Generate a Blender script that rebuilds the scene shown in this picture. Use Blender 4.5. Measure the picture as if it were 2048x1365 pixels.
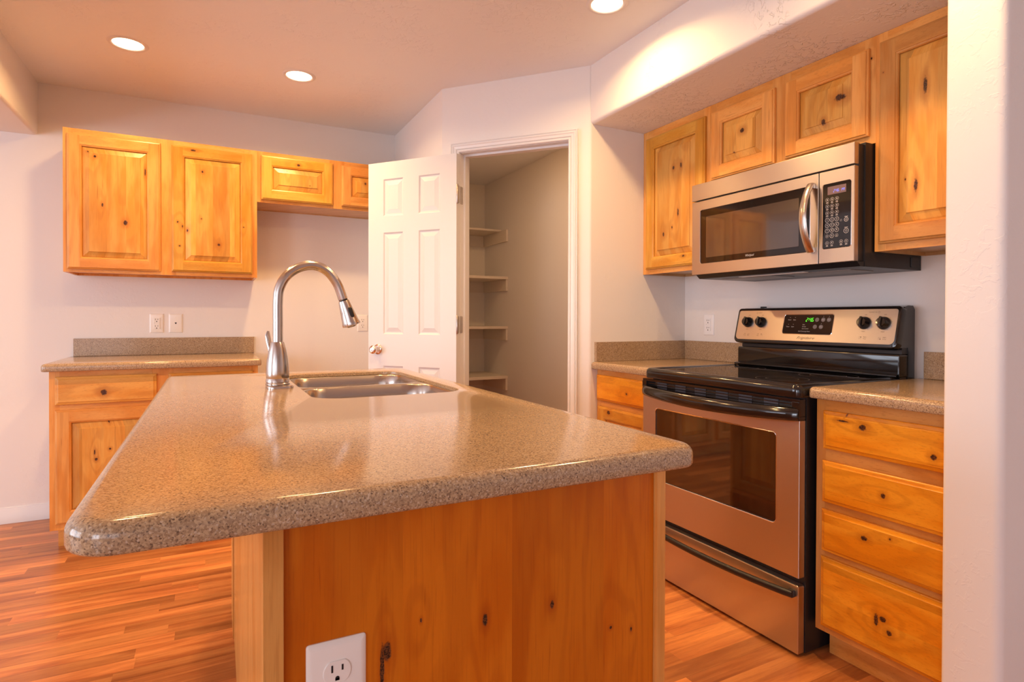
import bpy, bmesh, math, random
from mathutils import Vector, Matrix
random.seed(4)
scene = bpy.context.scene
for o in list(bpy.data.objects):
    bpy.data.objects.remove(o)
COL = scene.collection
PI = math.pi

# ------------------------------------------------------------------ camera
f_px, cyp, yaw, pitch, roll = 1164.95, 648.64, 0.4787, 0.0090, 0.0027
cam_d = bpy.data.cameras.new('camera'); cam = bpy.data.objects.new('camera', cam_d); COL.objects.link(cam)
scene.camera = cam
Fv = Vector((math.sin(yaw), math.cos(yaw), 0)); Rv = Vector((math.cos(yaw), -math.sin(yaw), 0)); Uv = Vector((0, 0, 1))
F2 = Fv*math.cos(pitch) - Uv*math.sin(pitch); U2 = Uv*math.cos(pitch) + Fv*math.sin(pitch)
R3 = Rv*math.cos(roll) + U2*math.sin(roll); U3 = U2*math.cos(roll) - Rv*math.sin(roll)
cam.matrix_world = Matrix(((R3.x, U3.x, -F2.x, 0), (R3.y, U3.y, -F2.y, -4.1269), (R3.z, U3.z, -F2.z, 1.1361), (0, 0, 0, 1)))
cam_d.sensor_width = 36; cam_d.lens = 36*f_px/2048
cam_d.shift_x = 0; cam_d.shift_y = (cyp-682.5)/2048
cam_d.clip_start = 0.02

# ------------------------------------------------------------------ view, world, large lights
vs = scene.view_settings
vs.view_transform = 'Standard'; vs.look = 'None'; vs.gamma = 1; vs.use_curve_mapping = False
vs.exposure = 0.24
w = bpy.data.worlds.new('world'); scene.world = w; w.use_nodes = True
w.node_tree.nodes['Background'].inputs[0].default_value = (0.75, 0.85, 1, 1)
w.node_tree.nodes['Background'].inputs[1].default_value = 0.6
DAY = (0.93, 0.98, 1.12)
LAMP = (1.0, 0.60, 0.25)
def area(name, loc, aim, sx, sy, power, color, disk=False, spread=PI):
    l = bpy.data.lights.new(name, 'AREA'); l.shape = 'DISK' if disk else 'RECTANGLE'
    l.size = sx
    if not disk: l.size_y = sy
    l.energy = power; l.color = color; l.spread = spread
    o = bpy.data.objects.new(name, l); COL.objects.link(o); o.location = loc
    o.rotation_euler = Vector(aim).to_track_quat('-Z', 'Y').to_euler()
    return o
# daylight entering through the windows of the open room on the left and behind the camera
area('daylight_left', (-4.94, -2.1, 1.25), (1, 0, 0), 2.9, 2.0, 90, DAY)
area('daylight_far_left', (-4.94, -6.95, 1.25), (1, .55, 0), 1.5, 2.0, 70, DAY)
area('daylight_behind', (-2.8, -7.94, 1.35), (0, 1, 0), 3.2, 1.9, 24, DAY)
LAMP_POWER = 8.4

# ------------------------------------------------------------------ helpers: nodes
class NT:
    def __init__(s, name):
        s.m = bpy.data.materials.new(name); s.m.use_nodes = True; s.t = s.m.node_tree; s.n = s.t.nodes
        s.b = s.n['Principled BSDF']
    def put(s, sock, v):
        if isinstance(v, bpy.types.NodeSocket): s.t.links.new(v, sock)
        elif v is not None:
            if isinstance(v, (tuple, list)) and len(v) == 3 and sock.type == 'RGBA': v = (*v, 1)
            sock.default_value = v
    def M(s, op, a, b=None, c=None, clamp=False):
        x = s.n.new('ShaderNodeMath'); x.operation = op; x.use_clamp = clamp
        for i, v in enumerate((a, b, c)):
            if v is not None: s.put(x.inputs[i], v)
        return x.outputs[0]
    def xyz(s, a, b, c):
        x = s.n.new('ShaderNodeCombineXYZ')
        for i, v in enumerate((a, b, c)): s.put(x.inputs[i], v)
        return x.outputs[0]
    def noise(s, vec, scale, detail=2, rough=.5, dist=0, col=False):
        x = s.n.new('ShaderNodeTexNoise'); s.put(x.inputs['Vector'], vec)
        x.inputs['Scale'].default_value = scale; x.inputs['Detail'].default_value = detail
        x.inputs['Roughness'].default_value = rough; x.inputs['Distortion'].default_value = dist
        return x.outputs[1 if col else 0]
    def ramp(s, fac, lo, hi, a=0., b=1., smooth=True):
        x = s.n.new('ShaderNodeMapRange'); x.interpolation_type = 'SMOOTHSTEP' if smooth else 'LINEAR'
        s.put(x.inputs[0], fac); x.inputs[1].default_value = lo; x.inputs[2].default_value = hi
        x.inputs[3].default_value = a; x.inputs[4].default_value = b
        return x.outputs[0]
    def mix(s, fac, a, b, mode='MIX'):
        x = s.n.new('ShaderNodeMix'); x.data_type = 'RGBA'; x.blend_type = mode
        s.put(x.inputs[0], fac); s.put(x.inputs[6], a); s.put(x.inputs[7], b)
        return x.outputs[2]
    def pos(s): return s.n.new('ShaderNodeNewGeometry').outputs['Position']
    def sep(s, v):
        x = s.n.new('ShaderNodeSeparateXYZ'); s.put(x.inputs[0], v); return x.outputs
    def rnd(s): return s.n.new('ShaderNodeObjectInfo').outputs['Random']
    def white(s, v):
        x = s.n.new('ShaderNodeTexWhiteNoise'); x.noise_dimensions = '1D'; s.put(x.inputs['W'], v); return x.outputs[0]
    def white2(s, v):
        x = s.n.new('ShaderNodeTexWhiteNoise'); x.noise_dimensions = '3D'; s.put(x.inputs['Vector'], v); return x.outputs[0]
    def bump(s, h, dist, strength=1.):
        x = s.n.new('ShaderNodeBump'); x.inputs['Distance'].default_value = dist
        x.inputs['Strength'].default_value = strength; s.put(x.inputs['Height'], h)
        s.put(s.b.inputs['Normal'], x.outputs[0])
    def set(s, **k):
        names = dict(col='Base Color', rough='Roughness', metal='Metallic', spec='Specular IOR Level', coat='Coat Weight',
                     crough='Coat Roughness', em='Emission Color', ems='Emission Strength', aniso='Anisotropic', trans='Transmission Weight', ior='IOR')
        for a, v in k.items(): s.put(s.b.inputs[names[a]], v)
        return s.m

def plain(name, col, rough=.5, metal=0., spec=.5, coat=0., em=None, ems=0., bump=None):
    n = NT(name); n.set(col=col, rough=rough, metal=metal, spec=spec, coat=coat)
    if em: n.set(em=em, ems=ems)
    if bump: n.bump(n.noise(n.pos(), bump[0], 3), bump[1])
    return n.m

def paint(name, col, amount, scale=38, rough=.6):
    n = NT(name); p = n.pos()
    a = n.noise(p, scale, 3, .55, .6); b = n.noise(p, 3.2, 1)
    h = n.M('MULTIPLY', n.ramp(a, .53, .60), n.ramp(b, .40, .62))
    h2 = n.M('MULTIPLY_ADD', n.noise(p, 160, 2), .12, h)
    n.bump(h2, amount); n.set(col=col, rough=rough, spec=.3)
    return n.m

def wood(name, light=(.82, .43, .075), mid=(.74, .32, .032), dark=(.36, .10, .010), along='v', stave=0., knots=(), rough=.30, pins=True, contrast=1., figure=1., sv=.38):
    n = NT(name); p = n.pos(); x, y, z = n.sep(p)[:3]
    s = n.M('ADD', x, y); dd = n.M('SUBTRACT', x, y)
    a, l = (s, z) if along == 'v' else (z, s)
    r = n.rnd(); r1 = n.M('MULTIPLY', r, 37.)
    if stave:
        si = n.M('FLOOR', n.M('DIVIDE', n.M('ADD', a, n.M('MULTIPLY', r, stave)), stave)); sr = n.white(n.M('ADD', si, r1))
    else: sr = n.white(r1)
    off = n.M('ADD', n.M('MULTIPLY', sr, 23.), r1)
    halo = core = bulge = None
    wob = n.M('MULTIPLY_ADD', n.noise(p, 160, 2), .9, -.45)
    for k in knots:
        ka, kl, ra, rl = k
        da = n.M('DIVIDE', n.M('SUBTRACT', s, ka), ra); dl = n.M('DIVIDE', n.M('SUBTRACT', z, kl), rl)
        d = n.M('ADD', n.M('SQRT', n.M('ADD', n.M('MULTIPLY', da, da), n.M('MULTIPLY', dl, dl))), wob)
        c = n.ramp(d, .72, 1.25, 1, 0); h = n.ramp(d, .9, 3.6, 1, 0)
        # wide bulge of the rings round the knot, stretched with the grain
        ga, gl = (.016 + ra*2.2, .05 + rl*2.5) if along == 'v' else (.05 + ra*2.5, .016 + rl*2.2)
        ea = n.M('DIVIDE', n.M('SUBTRACT', s, ka), ga); el = n.M('DIVIDE', n.M('SUBTRACT', z, kl), gl)
        g = n.M('DIVIDE', 1., n.M('ADD', 1., n.M('ADD', n.M('MULTIPLY', ea, ea), n.M('MULTIPLY', el, el))))
        core = c if core is None else n.M('MAXIMUM', core, c)
        halo = h if halo is None else n.M('MAXIMUM', halo, h)
        bulge = g if bulge is None else n.M('ADD', bulge, g)
    ao = n.M('ADD', a, off); lo = n.M('ADD', l, n.M('MULTIPLY', off, 3.1))
    g1 = n.noise(n.xyz(n.M('MULTIPLY', ao, 9.), n.M('MULTIPLY', lo, .9), n.M('MULTIPLY', dd, 1.)), 1., 2, .5)
    ring = n.M('MULTIPLY', g1, 26.*figure)
    if bulge is not None: ring = n.M('MULTIPLY_ADD', bulge, 7., ring)
    ring = n.M('MULTIPLY_ADD', n.M('SINE', ring), .5, .5)
    ringl = n.ramp(ring, .55, 1.)
    fib = n.noise(n.xyz(n.M('MULTIPLY', ao, 260.), n.M('MULTIPLY', lo, 9.), n.M('MULTIPLY', dd, 60.)), 1., 3, .6)
    blot = n.noise(n.xyz(n.M('MULTIPLY', ao, 14.), n.M('MULTIPLY', lo, 3.), dd), 1., 3, .55)
    c = n.mix(n.ramp(blot, .36, .62), mid, light)
    c = n.mix(n.M('MULTIPLY', ringl, .20*contrast), c, dark)
    c = n.mix(n.M('MULTIPLY', n.ramp(fib, .50, .72), .24*contrast), c, dark)
    # short mineral streaks
    st = n.noise(n.xyz(n.M('MULTIPLY', ao, 120.), n.M('MULTIPLY', lo, 5.), dd), 1., 2, .5)
    c = n.mix(n.M('MULTIPLY', n.ramp(st, .70, .78), .5*contrast), c, dark)
    k = n.M('MULTIPLY_ADD', sr, sv, .91-sv/2)
    hs = n.n.new('ShaderNodeHueSaturation'); n.put(hs.inputs['Color'], c); n.put(hs.inputs['Value'], k); c = hs.outputs[0]
    if pins:
        v = n.n.new('ShaderNodeTexVoronoi'); v.voronoi_dimensions = '2D'; v.inputs['Scale'].default_value = 6.5
        n.put(v.inputs['Vector'], n.xyz(n.M('ADD', s, r1), n.M('MULTIPLY', z, .9), 0.))
        vr = n.sep(v.outputs['Color'])
        on = n.ramp(vr[0], .92, .93)
        sz = n.M('MULTIPLY_ADD', vr[1], .012, .005)
        dq = n.M('ADD', n.M('DIVIDE', v.outputs['Distance'], sz), n.M('MULTIPLY', wob, .8))
        pc = n.M('MULTIPLY', n.ramp(dq, .6, 1.2, 1, 0), on); ph = n.M('MULTIPLY', n.ramp(dq, 1., 4., 1, 0), on)
        core = n.M('MULTIPLY', pc, .8) if core is None else n.M('MAXIMUM', core, n.M('MULTIPLY', pc, .8))
        halo = ph if halo is None else n.M('MAXIMUM', halo, ph)
    if core is not None:
        c = n.mix(n.M('MULTIPLY', halo, .45), c, (dark[0]*1.1, dark[1]*1.1, dark[2]))
        ins = n.noise(p, 420, 1)
        c = n.mix(core, c, n.mix(n.ramp(ins, .4, .6), (.022, .009, .005), (.15, .05, .018)))
    n.bump(n.M('SUBTRACT', fib, n.M('MULTIPLY', core, 2.) if core is not None else 0.), .0002)
    n.set(col=c, rough=rough, spec=.32, coat=.08, crough=.18)
    return n.m

def stone(name):
    n = NT(name); p = n.pos()
    v = n.n.new('ShaderNodeTexVoronoi'); v.inputs['Scale'].default_value = 460; n.put(v.inputs['Vector'], p)
    cr = n.sep(v.outputs['Color'])
    a = n.noise(p, 310, 2, .6)
    c = n.mix(n.ramp(cr[0], .15, .9), (.36, .235, .135), (.52, .365, .215))
    c = n.mix(n.M('MULTIPLY', n.ramp(a, .55, .66), .7), c, (.17, .10, .062))
    c = n.mix(n.M('MULTIPLY', n.ramp(cr[1], .90, .95), .7), c, (.09, .055, .04))
    c = n.mix(n.M('MULTIPLY', n.ramp(cr[2], .90, .96), .6), c, (.62, .50, .38))
    n.set(col=c, rough=.14, spec=.55)
    return n.m

def steel(name, col=(.60, .54, .49), rough=.33, axis='h'):
    n = NT(name); p = n.pos(); x, y, z = n.sep(p)[:3]; s = n.M('ADD', x, y)
    v = n.xyz(n.M('MULTIPLY', s, 12. if axis == 'h' else 900.), n.M('MULTIPLY', z, 900. if axis == 'h' else 12.), 0.)
    a = n.noise(v, 1., 2)
    n.put(n.b.inputs['Tangent'], n.xyz(0., 0., 1.))   # grain runs across, so highlights smear upright
    n.set(col=col, metal=1., rough=n.M('MULTIPLY_ADD', a, .08, rough-.04), aniso=.75)
    n.bump(a, .00001)
    return n.m

def laminate(name):
    n = NT(name); p = n.pos(); x, y, z = n.sep(p)[:3]
    wd = .0655
    row = n.M('FLOOR', n.M('DIVIDE', y, wd)); rr = n.white(row)
    xs = n.M('ADD', n.M('DIVIDE', x, .62), n.M('MULTIPLY', rr, 7.))
    cell = n.M('FLOOR', xs); cr = n.white2(n.xyz(cell, row, 1.)); cr2 = n.white2(n.xyz(row, cell, 5.))
    off = n.M('MULTIPLY', cr, 31.)
    v = n.xyz(n.M('MULTIPLY', n.M('ADD', x, off), 1.6), n.M('MULTIPLY', n.M('ADD', y, off), 22.), off)
    g = n.noise(v, 1., 4, .62, .5)
    fine = n.noise(n.xyz(n.M('MULTIPLY', x, 26.), n.M('MULTIPLY', n.M('ADD', y, off), 420.), off), 1., 2)
    c = n.mix(n.ramp(g, .36, .66), (.46, .145, .040), (.70, .275, .080))
    c = n.mix(n.M('MULTIPLY', n.ramp(g, .30, .42, 1, 0), .5), c, (.24, .06, .018))
    c = n.mix(n.M('MULTIPLY', n.ramp(fine, .5, .75), .22), c, (.20, .06, .022))
    k = n.M('MULTIPLY_ADD', cr2, .62, .66)
    hs = n.n.new('ShaderNodeHueSaturation'); n.put(hs.inputs['Color'], c); n.put(hs.inputs['Value'], k); c = hs.outputs[0]
    fy = n.M('ABSOLUTE', n.M('SUBTRACT', n.M('FRACT', n.M('DIVIDE', y, wd*3)), .5))
    seam = n.ramp(fy, .494, .499)
    c = n.mix(n.M('MULTIPLY', seam, .5), c, (.10, .03, .015))
    n.set(col=c, rough=n.M('MULTIPLY_ADD', g, .1, .26), spec=.45)
    n.bump(fine, .0001)
    return n.m

MAT = {}
MAT['wall'] = paint('wall_paint', (.84, .80, .77), .0003)
MAT['ceiling'] = paint('ceiling_paint', (.88, .89, .91), .0010, 30)
MAT['soffit'] = paint('soffit_paint', (.82, .78, .75), .0024, 42)
MAT['pantry'] = paint('pantry_paint', (.86, .80, .72), .0005)
MAT['trim'] = plain('white_trim_paint', (.80, .78, .77), .35)
MAT['door'] = plain('white_door_paint', (.74, .73, .73), .38)
MAT['shelf'] = plain('shelf_paint', (.78, .70, .60), .45)
MAT['floor'] = laminate('laminate_floor')
MAT['stone'] = stone('speckled_solid_surface')
MAT['steel'] = steel('brushed_steel')
MAT['steelv'] = plain('satin_steel', (.58, .52, .47), .22, 1.)
MAT['basin'] = plain('basin_steel', (.50, .44, .385), .24, 1.)
MAT['nickel'] = plain('satin_nickel', (.60, .54, .49), .21, 1.)
MAT['chrome'] = plain('bright_edge_metal', (.85, .82, .80), .12, 1.)
MAT['knobmetal'] = plain('polished_nickel', (.80, .74, .68), .16, 1.)
MAT['hinge'] = plain('hinge_metal', (.52, .46, .40), .35, 1.)
MAT['black'] = plain('gloss_black', (.010, .008, .008), .13, 0, .5, .3)
MAT['blacksatin'] = plain('satin_black', (.014, .012, .013), .38)
MAT['glassblack'] = plain('black_glass', (.006, .005, .005), .04, 0, .6)
MAT['ovenglass'] = plain('oven_window_glass', (.022, .012, .007), .05, 0, 1., 1.)
MAT['meshglass'] = plain('microwave_window_glass', (.045, .032, .026), .07, 0, 1., 1.)
MAT['dark'] = plain('dark_void', (.01, .009, .008), .8)
MAT['plate'] = plain('ivory_plastic', (.90, .85, .79), .32)
MAT['plate2'] = plain('white_plastic', (.94, .92, .92), .32)
MAT['slot'] = plain('slot_dark', (.012, .01, .012), .6)
MAT['print'] = plain('grey_print', (.62, .58, .56), .5)
MAT['printdark'] = plain('dark_print', (.05, .035, .03), .5)
MAT['btn'] = plain('grey_button', (.16, .14, .15), .4)
MAT['lcd'] = plain('lcd_panel', (.20, .13, .13), .2)
MAT['blue'] = plain('blue_digits', (.05, .06, .4), .5, em=(.25, .30, 1.), ems=.9)
MAT['green'] = plain('green_digits', (.02, .3, .02), .5, em=(.12, 1., .03), ems=.9)
MAT['rubber'] = plain('black_rubber', (.015, .015, .017), .35)
MAT['lens'] = plain('lit_lens', (1, .9, .7), .5, em=(1.0, .80, .50), ems=9.)
MAT['cav'] = plain('filter_grey', (.30, .28, .27), .45, .5)
FC = dict(light=(.80, .38, .100), mid=(.73, .29, .055), dark=(.36, .10, .016))
WV = wood('alder_vertical', **FC); WH = wood('alder_horizontal', along='h', **FC)
MAT['ply'] = wood('alder_ply', (.72, .45, .22), (.64, .37, .16), (.42, .20, .08), pins=False, contrast=.6)

# ------------------------------------------------------------------ helpers: meshes and objects
ORG = {}
def nb(): return bmesh.new()
def link(name, me_bm, mats, parent=None, smooth=None):
    bm = me_bm
    bmesh.ops.recalc_face_normals(bm, faces=bm.faces)
    xs = [v.co for v in bm.verts]
    lo = Vector([min(c[i] for c in xs) for i in range(3)]); hi = Vector([max(c[i] for c in xs) for i in range(3)])
    c = (lo+hi)/2
    if parent is None: c.z = lo.z
    for v in bm.verts: v.co -= c
    me = bpy.data.meshes.new(name); bm.to_mesh(me); bm.free()
    for m in (mats if isinstance(mats, (list, tuple)) else [mats]): me.materials.append(m)
    o = bpy.data.objects.new(name, me); COL.objects.link(o)
    if smooth is not None:
        for p in me.polygons: p.use_smooth = True
        me.set_sharp_from_angle(angle=math.radians(smooth))
    if parent is not None:
        o.parent = parent; o.location = c - ORG[parent.name]
    else: o.location = c
    ORG[o.name] = c
    return o
def thing(name, label, cat, loc, group=None):
    o = bpy.data.objects.new(name, None); COL.objects.link(o); o.location = loc; o.empty_display_size = .1
    ORG[o.name] = Vector(loc); o['label'] = label; o['category'] = cat
    if group: o['group'] = group
    return o
def tag(o, label, cat, group=None):
    o['label'] = label; o['category'] = cat
    if group: o['group'] = group
    return o
def struct(o): o['kind'] = 'structure'; return o
def copy_tree(o, parent=None, shift=None):
    c = o.copy(); COL.objects.link(c)
    if parent is not None: c.parent = parent
    if shift is not None: c.location = o.location + Vector(shift)
    for ch in list(o.children): copy_tree(ch, c)
    return c

class Fr:
    """local frame: u right, v up, n out of the face"""
    def __init__(s, o, u, n, v=(0, 0, 1)):
        s.o, s.u, s.n, s.v = Vector(o), Vector(u).normalized(), Vector(n).normalized(), Vector(v).normalized()
    def p(s, a, b, c=0.): return s.o + s.u*a + s.v*b + s.n*c
def front_y(x, y, z=0): return Fr((x, y, z), (1, 0, 0), (0, -1, 0))
def front_x(x, y, z=0): return Fr((x, y, z), (0, -1, 0), (-1, 0, 0))

def quad(bm, pts, mi=0):
    f = bm.faces.new([bm.verts.new(p) for p in pts]); f.material_index = mi; return f
def box(bm, a, b, mi=0, bev=0.):
    a, b = Vector(a), Vector(b)
    lo = Vector([min(a[i], b[i]) for i in range(3)]); hi = Vector([max(a[i], b[i]) for i in range(3)])
    vs_ = [bm.verts.new((x, y, z)) for x in (lo.x, hi.x) for y in (lo.y, hi.y) for z in (lo.z, hi.z)]
    fs = []
    for idx in ((0, 1, 3, 2), (4, 6, 7, 5), (0, 4, 5, 1), (2, 3, 7, 6), (0, 2, 6, 4), (1, 5, 7, 3)):
        f = bm.faces.new([vs_[i] for i in idx]); f.material_index = mi; fs.append(f)
    if bev:
        es = {e for f in fs for e in f.edges}
        bmesh.ops.bevel(bm, geom=list(es), offset=bev, segments=2, profile=.6, affect='EDGES')
def fbox(bm, fr, u0, u1, v0, v1, n0, n1, mi=0, bev=0.):
    P = [fr.p(u, v, n) for u in (u0, u1) for v in (v0, v1) for n in (n0, n1)]
    vs_ = [bm.verts.new(p) for p in P]; fs = []
    for idx in ((0, 1, 3, 2), (4, 6, 7, 5), (0, 4, 5, 1), (2, 3, 7, 6), (0, 2, 6, 4), (1, 5, 7, 3)):
        f = bm.faces.new([vs_[i] for i in idx]); f.material_index = mi; fs.append(f)
    if bev:
        es = {e for f in fs for e in f.edges}
        bmesh.ops.bevel(bm, geom=list(es), offset=bev, segments=2, profile=.6, affect='EDGES')
def loops(bm, L, mi=0, cap0=False, cap1=False, closed=True):
    V = [[bm.verts.new(p) for p in l] for l in L]; n = len(L[0])
    for i in range(len(V)-1):
        for j in range(n if closed else n-1):
            k = (j+1) % n
            f = bm.faces.new((V[i][j], V[i][k], V[i+1][k], V[i+1][j])); f.material_index = mi if not callable(mi) else mi(i, j)
    if cap0: f = bm.faces.new(V[0]); f.material_index = mi if not callable(mi) else 0
    if cap1: f = bm.faces.new(V[-1]); f.material_index = mi if not callable(mi) else 0
    return V
def rrect(x0, x1, y0, y1, r, n=6):
    """rounded rectangle, counter-clockwise; r is one radius or four (x0y0, x1y0, x1y1, x0y1)"""
    rs = r if isinstance(r, (tuple, list)) else (r,)*4
    out = []
    for (cx, cy, a0, q) in ((x0, y0, PI, 0), (x1, y0, 1.5*PI, 1), (x1, y1, 0, 2), (x0, y1, .5*PI, 3)):
        rr = max(rs[q], 1e-4); px = cx + rr*(1 if cx == x0 else -1); py = cy + rr*(1 if cy == y0 else -1)
        for i in range(n+1):
            a = a0 + .5*PI*i/n; out.append((px+rr*math.cos(a), py+rr*math.sin(a)))
    return out
def rr_loop(fr, u0, u1, v0, v1, r, n_, inset=0., seg=6):
    rs = [max(q-inset, .0008) for q in (r if isinstance(r, (tuple, list)) else (r,)*4)]
    return [fr.p(a, b, n_) for a, b in rrect(u0+inset, u1-inset, v0+inset, v1-inset, rs, seg)]
def slab(bm, fr, u0, u1, v0, v1, r, n0, n1, e=.002, mi=0, seg=6):
    """rounded plate with eased front edge"""
    L = [rr_loop(fr, u0, u1, v0, v1, r, n0, 0, seg), rr_loop(fr, u0, u1, v0, v1, r, n1-e, 0, seg),
         rr_loop(fr, u0, u1, v0, v1, r, n1-.3*e, .3*e, seg), rr_loop(fr, u0, u1, v0, v1, r, n1, e, seg)]
    loops(bm, L, mi, cap0=True, cap1=True)
def lathe(bm, prof, c, axis=(0, 0, 1), seg=28, mi=0, cap0=True, cap1=True):
    ax = Vector(axis).normalized(); t = Vector((1, 0, 0)) if abs(ax.x) < .9 else Vector((0, 1, 0))
    e1 = ax.cross(t).normalized(); e2 = ax.cross(e1); c = Vector(c)
    L = [[c + ax*h + (e1*math.cos(2*PI*i/seg) + e2*math.sin(2*PI*i/seg))*max(r, 1e-4) for i in range(seg)] for r, h in prof]
    loops(bm, L, mi, cap0=cap0, cap1=cap1)
def tube(bm, pts, rad, seg=14, mi=0, caps=True, flat=None):
    pts = [Vector(p) for p in pts]; rad = rad if isinstance(rad, (list, tuple)) else [rad]*len(pts)
    L = []; prev = None
    for i, p in enumerate(pts):
        d = (pts[min(i+1, len(pts)-1)] - pts[max(i-1, 0)]).normalized()
        if prev is None:
            t = Vector((0, 0, 1)) if abs(d.z) < .9 else Vector((0, 1, 0)); e1 = (t - d*t.dot(d)).normalized()
        else: e1 = (prev - d*prev.dot(d)).normalized()
        prev = e1; e2 = d.cross(e1)
        ra, rb = (rad[i] if isinstance(rad[i], tuple) else (rad[i], rad[i]))
        L.append([p + e1*ra*math.cos(2*PI*k/seg) + e2*rb*math.sin(2*PI*k/seg) for k in range(seg)])
    loops(bm, L, mi, cap0=caps, cap1=caps)
def spline(P, n=8):
    P = [Vector(p) for p in P]; out = []
    for i in range(len(P)-1):
        p0, p1, p2, p3 = P[max(i-1, 0)], P[i], P[i+1], P[min(i+2, len(P)-1)]
        for k in range(n):
            t = k/n
            out.append(.5*((2*p1) + (p2-p0)*t + (2*p0-5*p1+4*p2-p3)*t*t + (3*p1-p0-3*p2+p3)*t**3))
    out.append(P[-1]); return out
def prism(bm, pts, z0, z1, mi=0):
    loops(bm, [[(x, y, z0) for x, y in pts], [(x, y, z1) for x, y in pts]], mi, cap0=True, cap1=True)
def round_poly(pts, radii, n=6):
    out = []
    for i, p in enumerate(pts):
        r = radii.get(i, 0)
        if not r: out.append(p); continue
        p = Vector(p); a = (Vector(pts[i-1])-p).normalized(); b = (Vector(pts[(i+1) % len(pts)])-p).normalized()
        half = a.angle(b)/2; t = r/math.tan(half)
        A = p + a*t; c = p + (a+b).normalized()*(r/math.sin(half)); B = p + b*t
        a0 = math.atan2(A.y-c.y, A.x-c.x); a1 = math.atan2(B.y-c.y, B.x-c.x); dl = (a1-a0+PI) % (2*PI)-PI
        for k in range(n+1):
            an = a0+dl*k/n; out.append((c.x+r*math.cos(an), c.y+r*math.sin(an)))
    return out
def text_bm(bm, s, fr, u, v, size, n_=0., ext=.0002, shear=0., align='CENTER', mi=0, squash=1., bold=0.):
    cu = bpy.data.curves.new('t', 'FONT'); cu.body = s; cu.size = size; cu.shear = shear
    cu.align_x = align; cu.align_y = 'CENTER'; cu.resolution_u = 2; cu.extrude = 0; cu.offset = bold
    o = bpy.data.objects.new('t', cu); COL.objects.link(o)
    dg = bpy.context.evaluated_depsgraph_get(); dg.update()
    me = bpy.data.meshes.new_from_object(o.evaluated_get(dg))
    vs_ = [bm.verts.new(fr.p(u+q.co.x*squash, v+q.co.y, n_+ext)) for q in me.vertices]
    for p in me.polygons:
        try: f = bm.faces.new([vs_[i] for i in p.vertices]); f.material_index = mi
        except ValueError: pass
    bpy.data.objects.remove(o); bpy.data.curves.remove(cu); bpy.data.meshes.remove(me)
SEG = {'0': 'abcdef', '1': 'bc', '2': 'abged', '3': 'abgcd', '4': 'fgbc', '5': 'afgcd', '6': 'afgedc', '7': 'abc', '8': 'abcdefg', '9': 'abcfgd',
       'P': 'abefg', 'M': 'efabc'}
def seven(bm, fr, s, u, v, h, n_, th=.13, sl=.18, mi=0):
    w_ = h*.40; t = h*th
    def bar(u0, v0, u1, v1):
        pts = [(u0, v0), (u1, v0), (u1, v1), (u0, v1)]
        quad(bm, [fr.p(u+a+(b)*sl, v+b, n_) for a, b in pts], mi)
    for ch in s:
        if ch == ':':
            bar(h*.08, h*.25, h*.08+t, h*.25+t); bar(h*.08, h*.65, h*.08+t, h*.65+t); u += h*.22; continue
        if ch == ' ': u += h*.4; continue
        g = SEG[ch]
        if 'a' in g: bar(t, h-t, w_-t*.2, h)
        if 'g' in g: bar(t, h/2-t/2, w_-t*.2, h/2+t/2)
        if 'd' in g: bar(t, 0, w_-t*.2, t)
        if 'f' in g: bar(0, h/2+t*.3, t, h-t*.3)
        if 'e' in g: bar(0, t*.3, t, h/2-t*.3)
        if 'b' in g: bar(w_, h/2+t*.3, w_+t, h-t*.3)
        if 'c' in g: bar(w_, t*.3, w_+t, h/2-t*.3)
        if ch == 'M': bar(w_*.5, h*.55, w_*.5+t, h-t)
        u += w_+t*1.9
def ringm(bm, fr, u, v, r0, r1, n_, seg=18, mi=0, sy=1.):
    A = [bm.verts.new(fr.p(u+r0*math.cos(2*PI*i/seg), v+r0*sy*math.sin(2*PI*i/seg), n_)) for i in range(seg)]
    B = [bm.verts.new(fr.p(u+r1*math.cos(2*PI*i/seg), v+r1*sy*math.sin(2*PI*i/seg), n_)) for i in range(seg)]
    for i in range(seg):
        k = (i+1) % seg; f = bm.faces.new((A[i], A[k], B[k], B[i])); f.material_index = mi
def disc(bm, fr, u, v, r, n_, seg=18, mi=0, sy=1.):
    f = bm.faces.new([bm.verts.new(fr.p(u+r*math.cos(2*PI*i/seg), v+r*sy*math.sin(2*PI*i/seg), n_)) for i in range(seg)]); f.material_index = mi

frb = Fr((1.806, 0, 0), (0, -1, 0), (-1, 0, 0))
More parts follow.
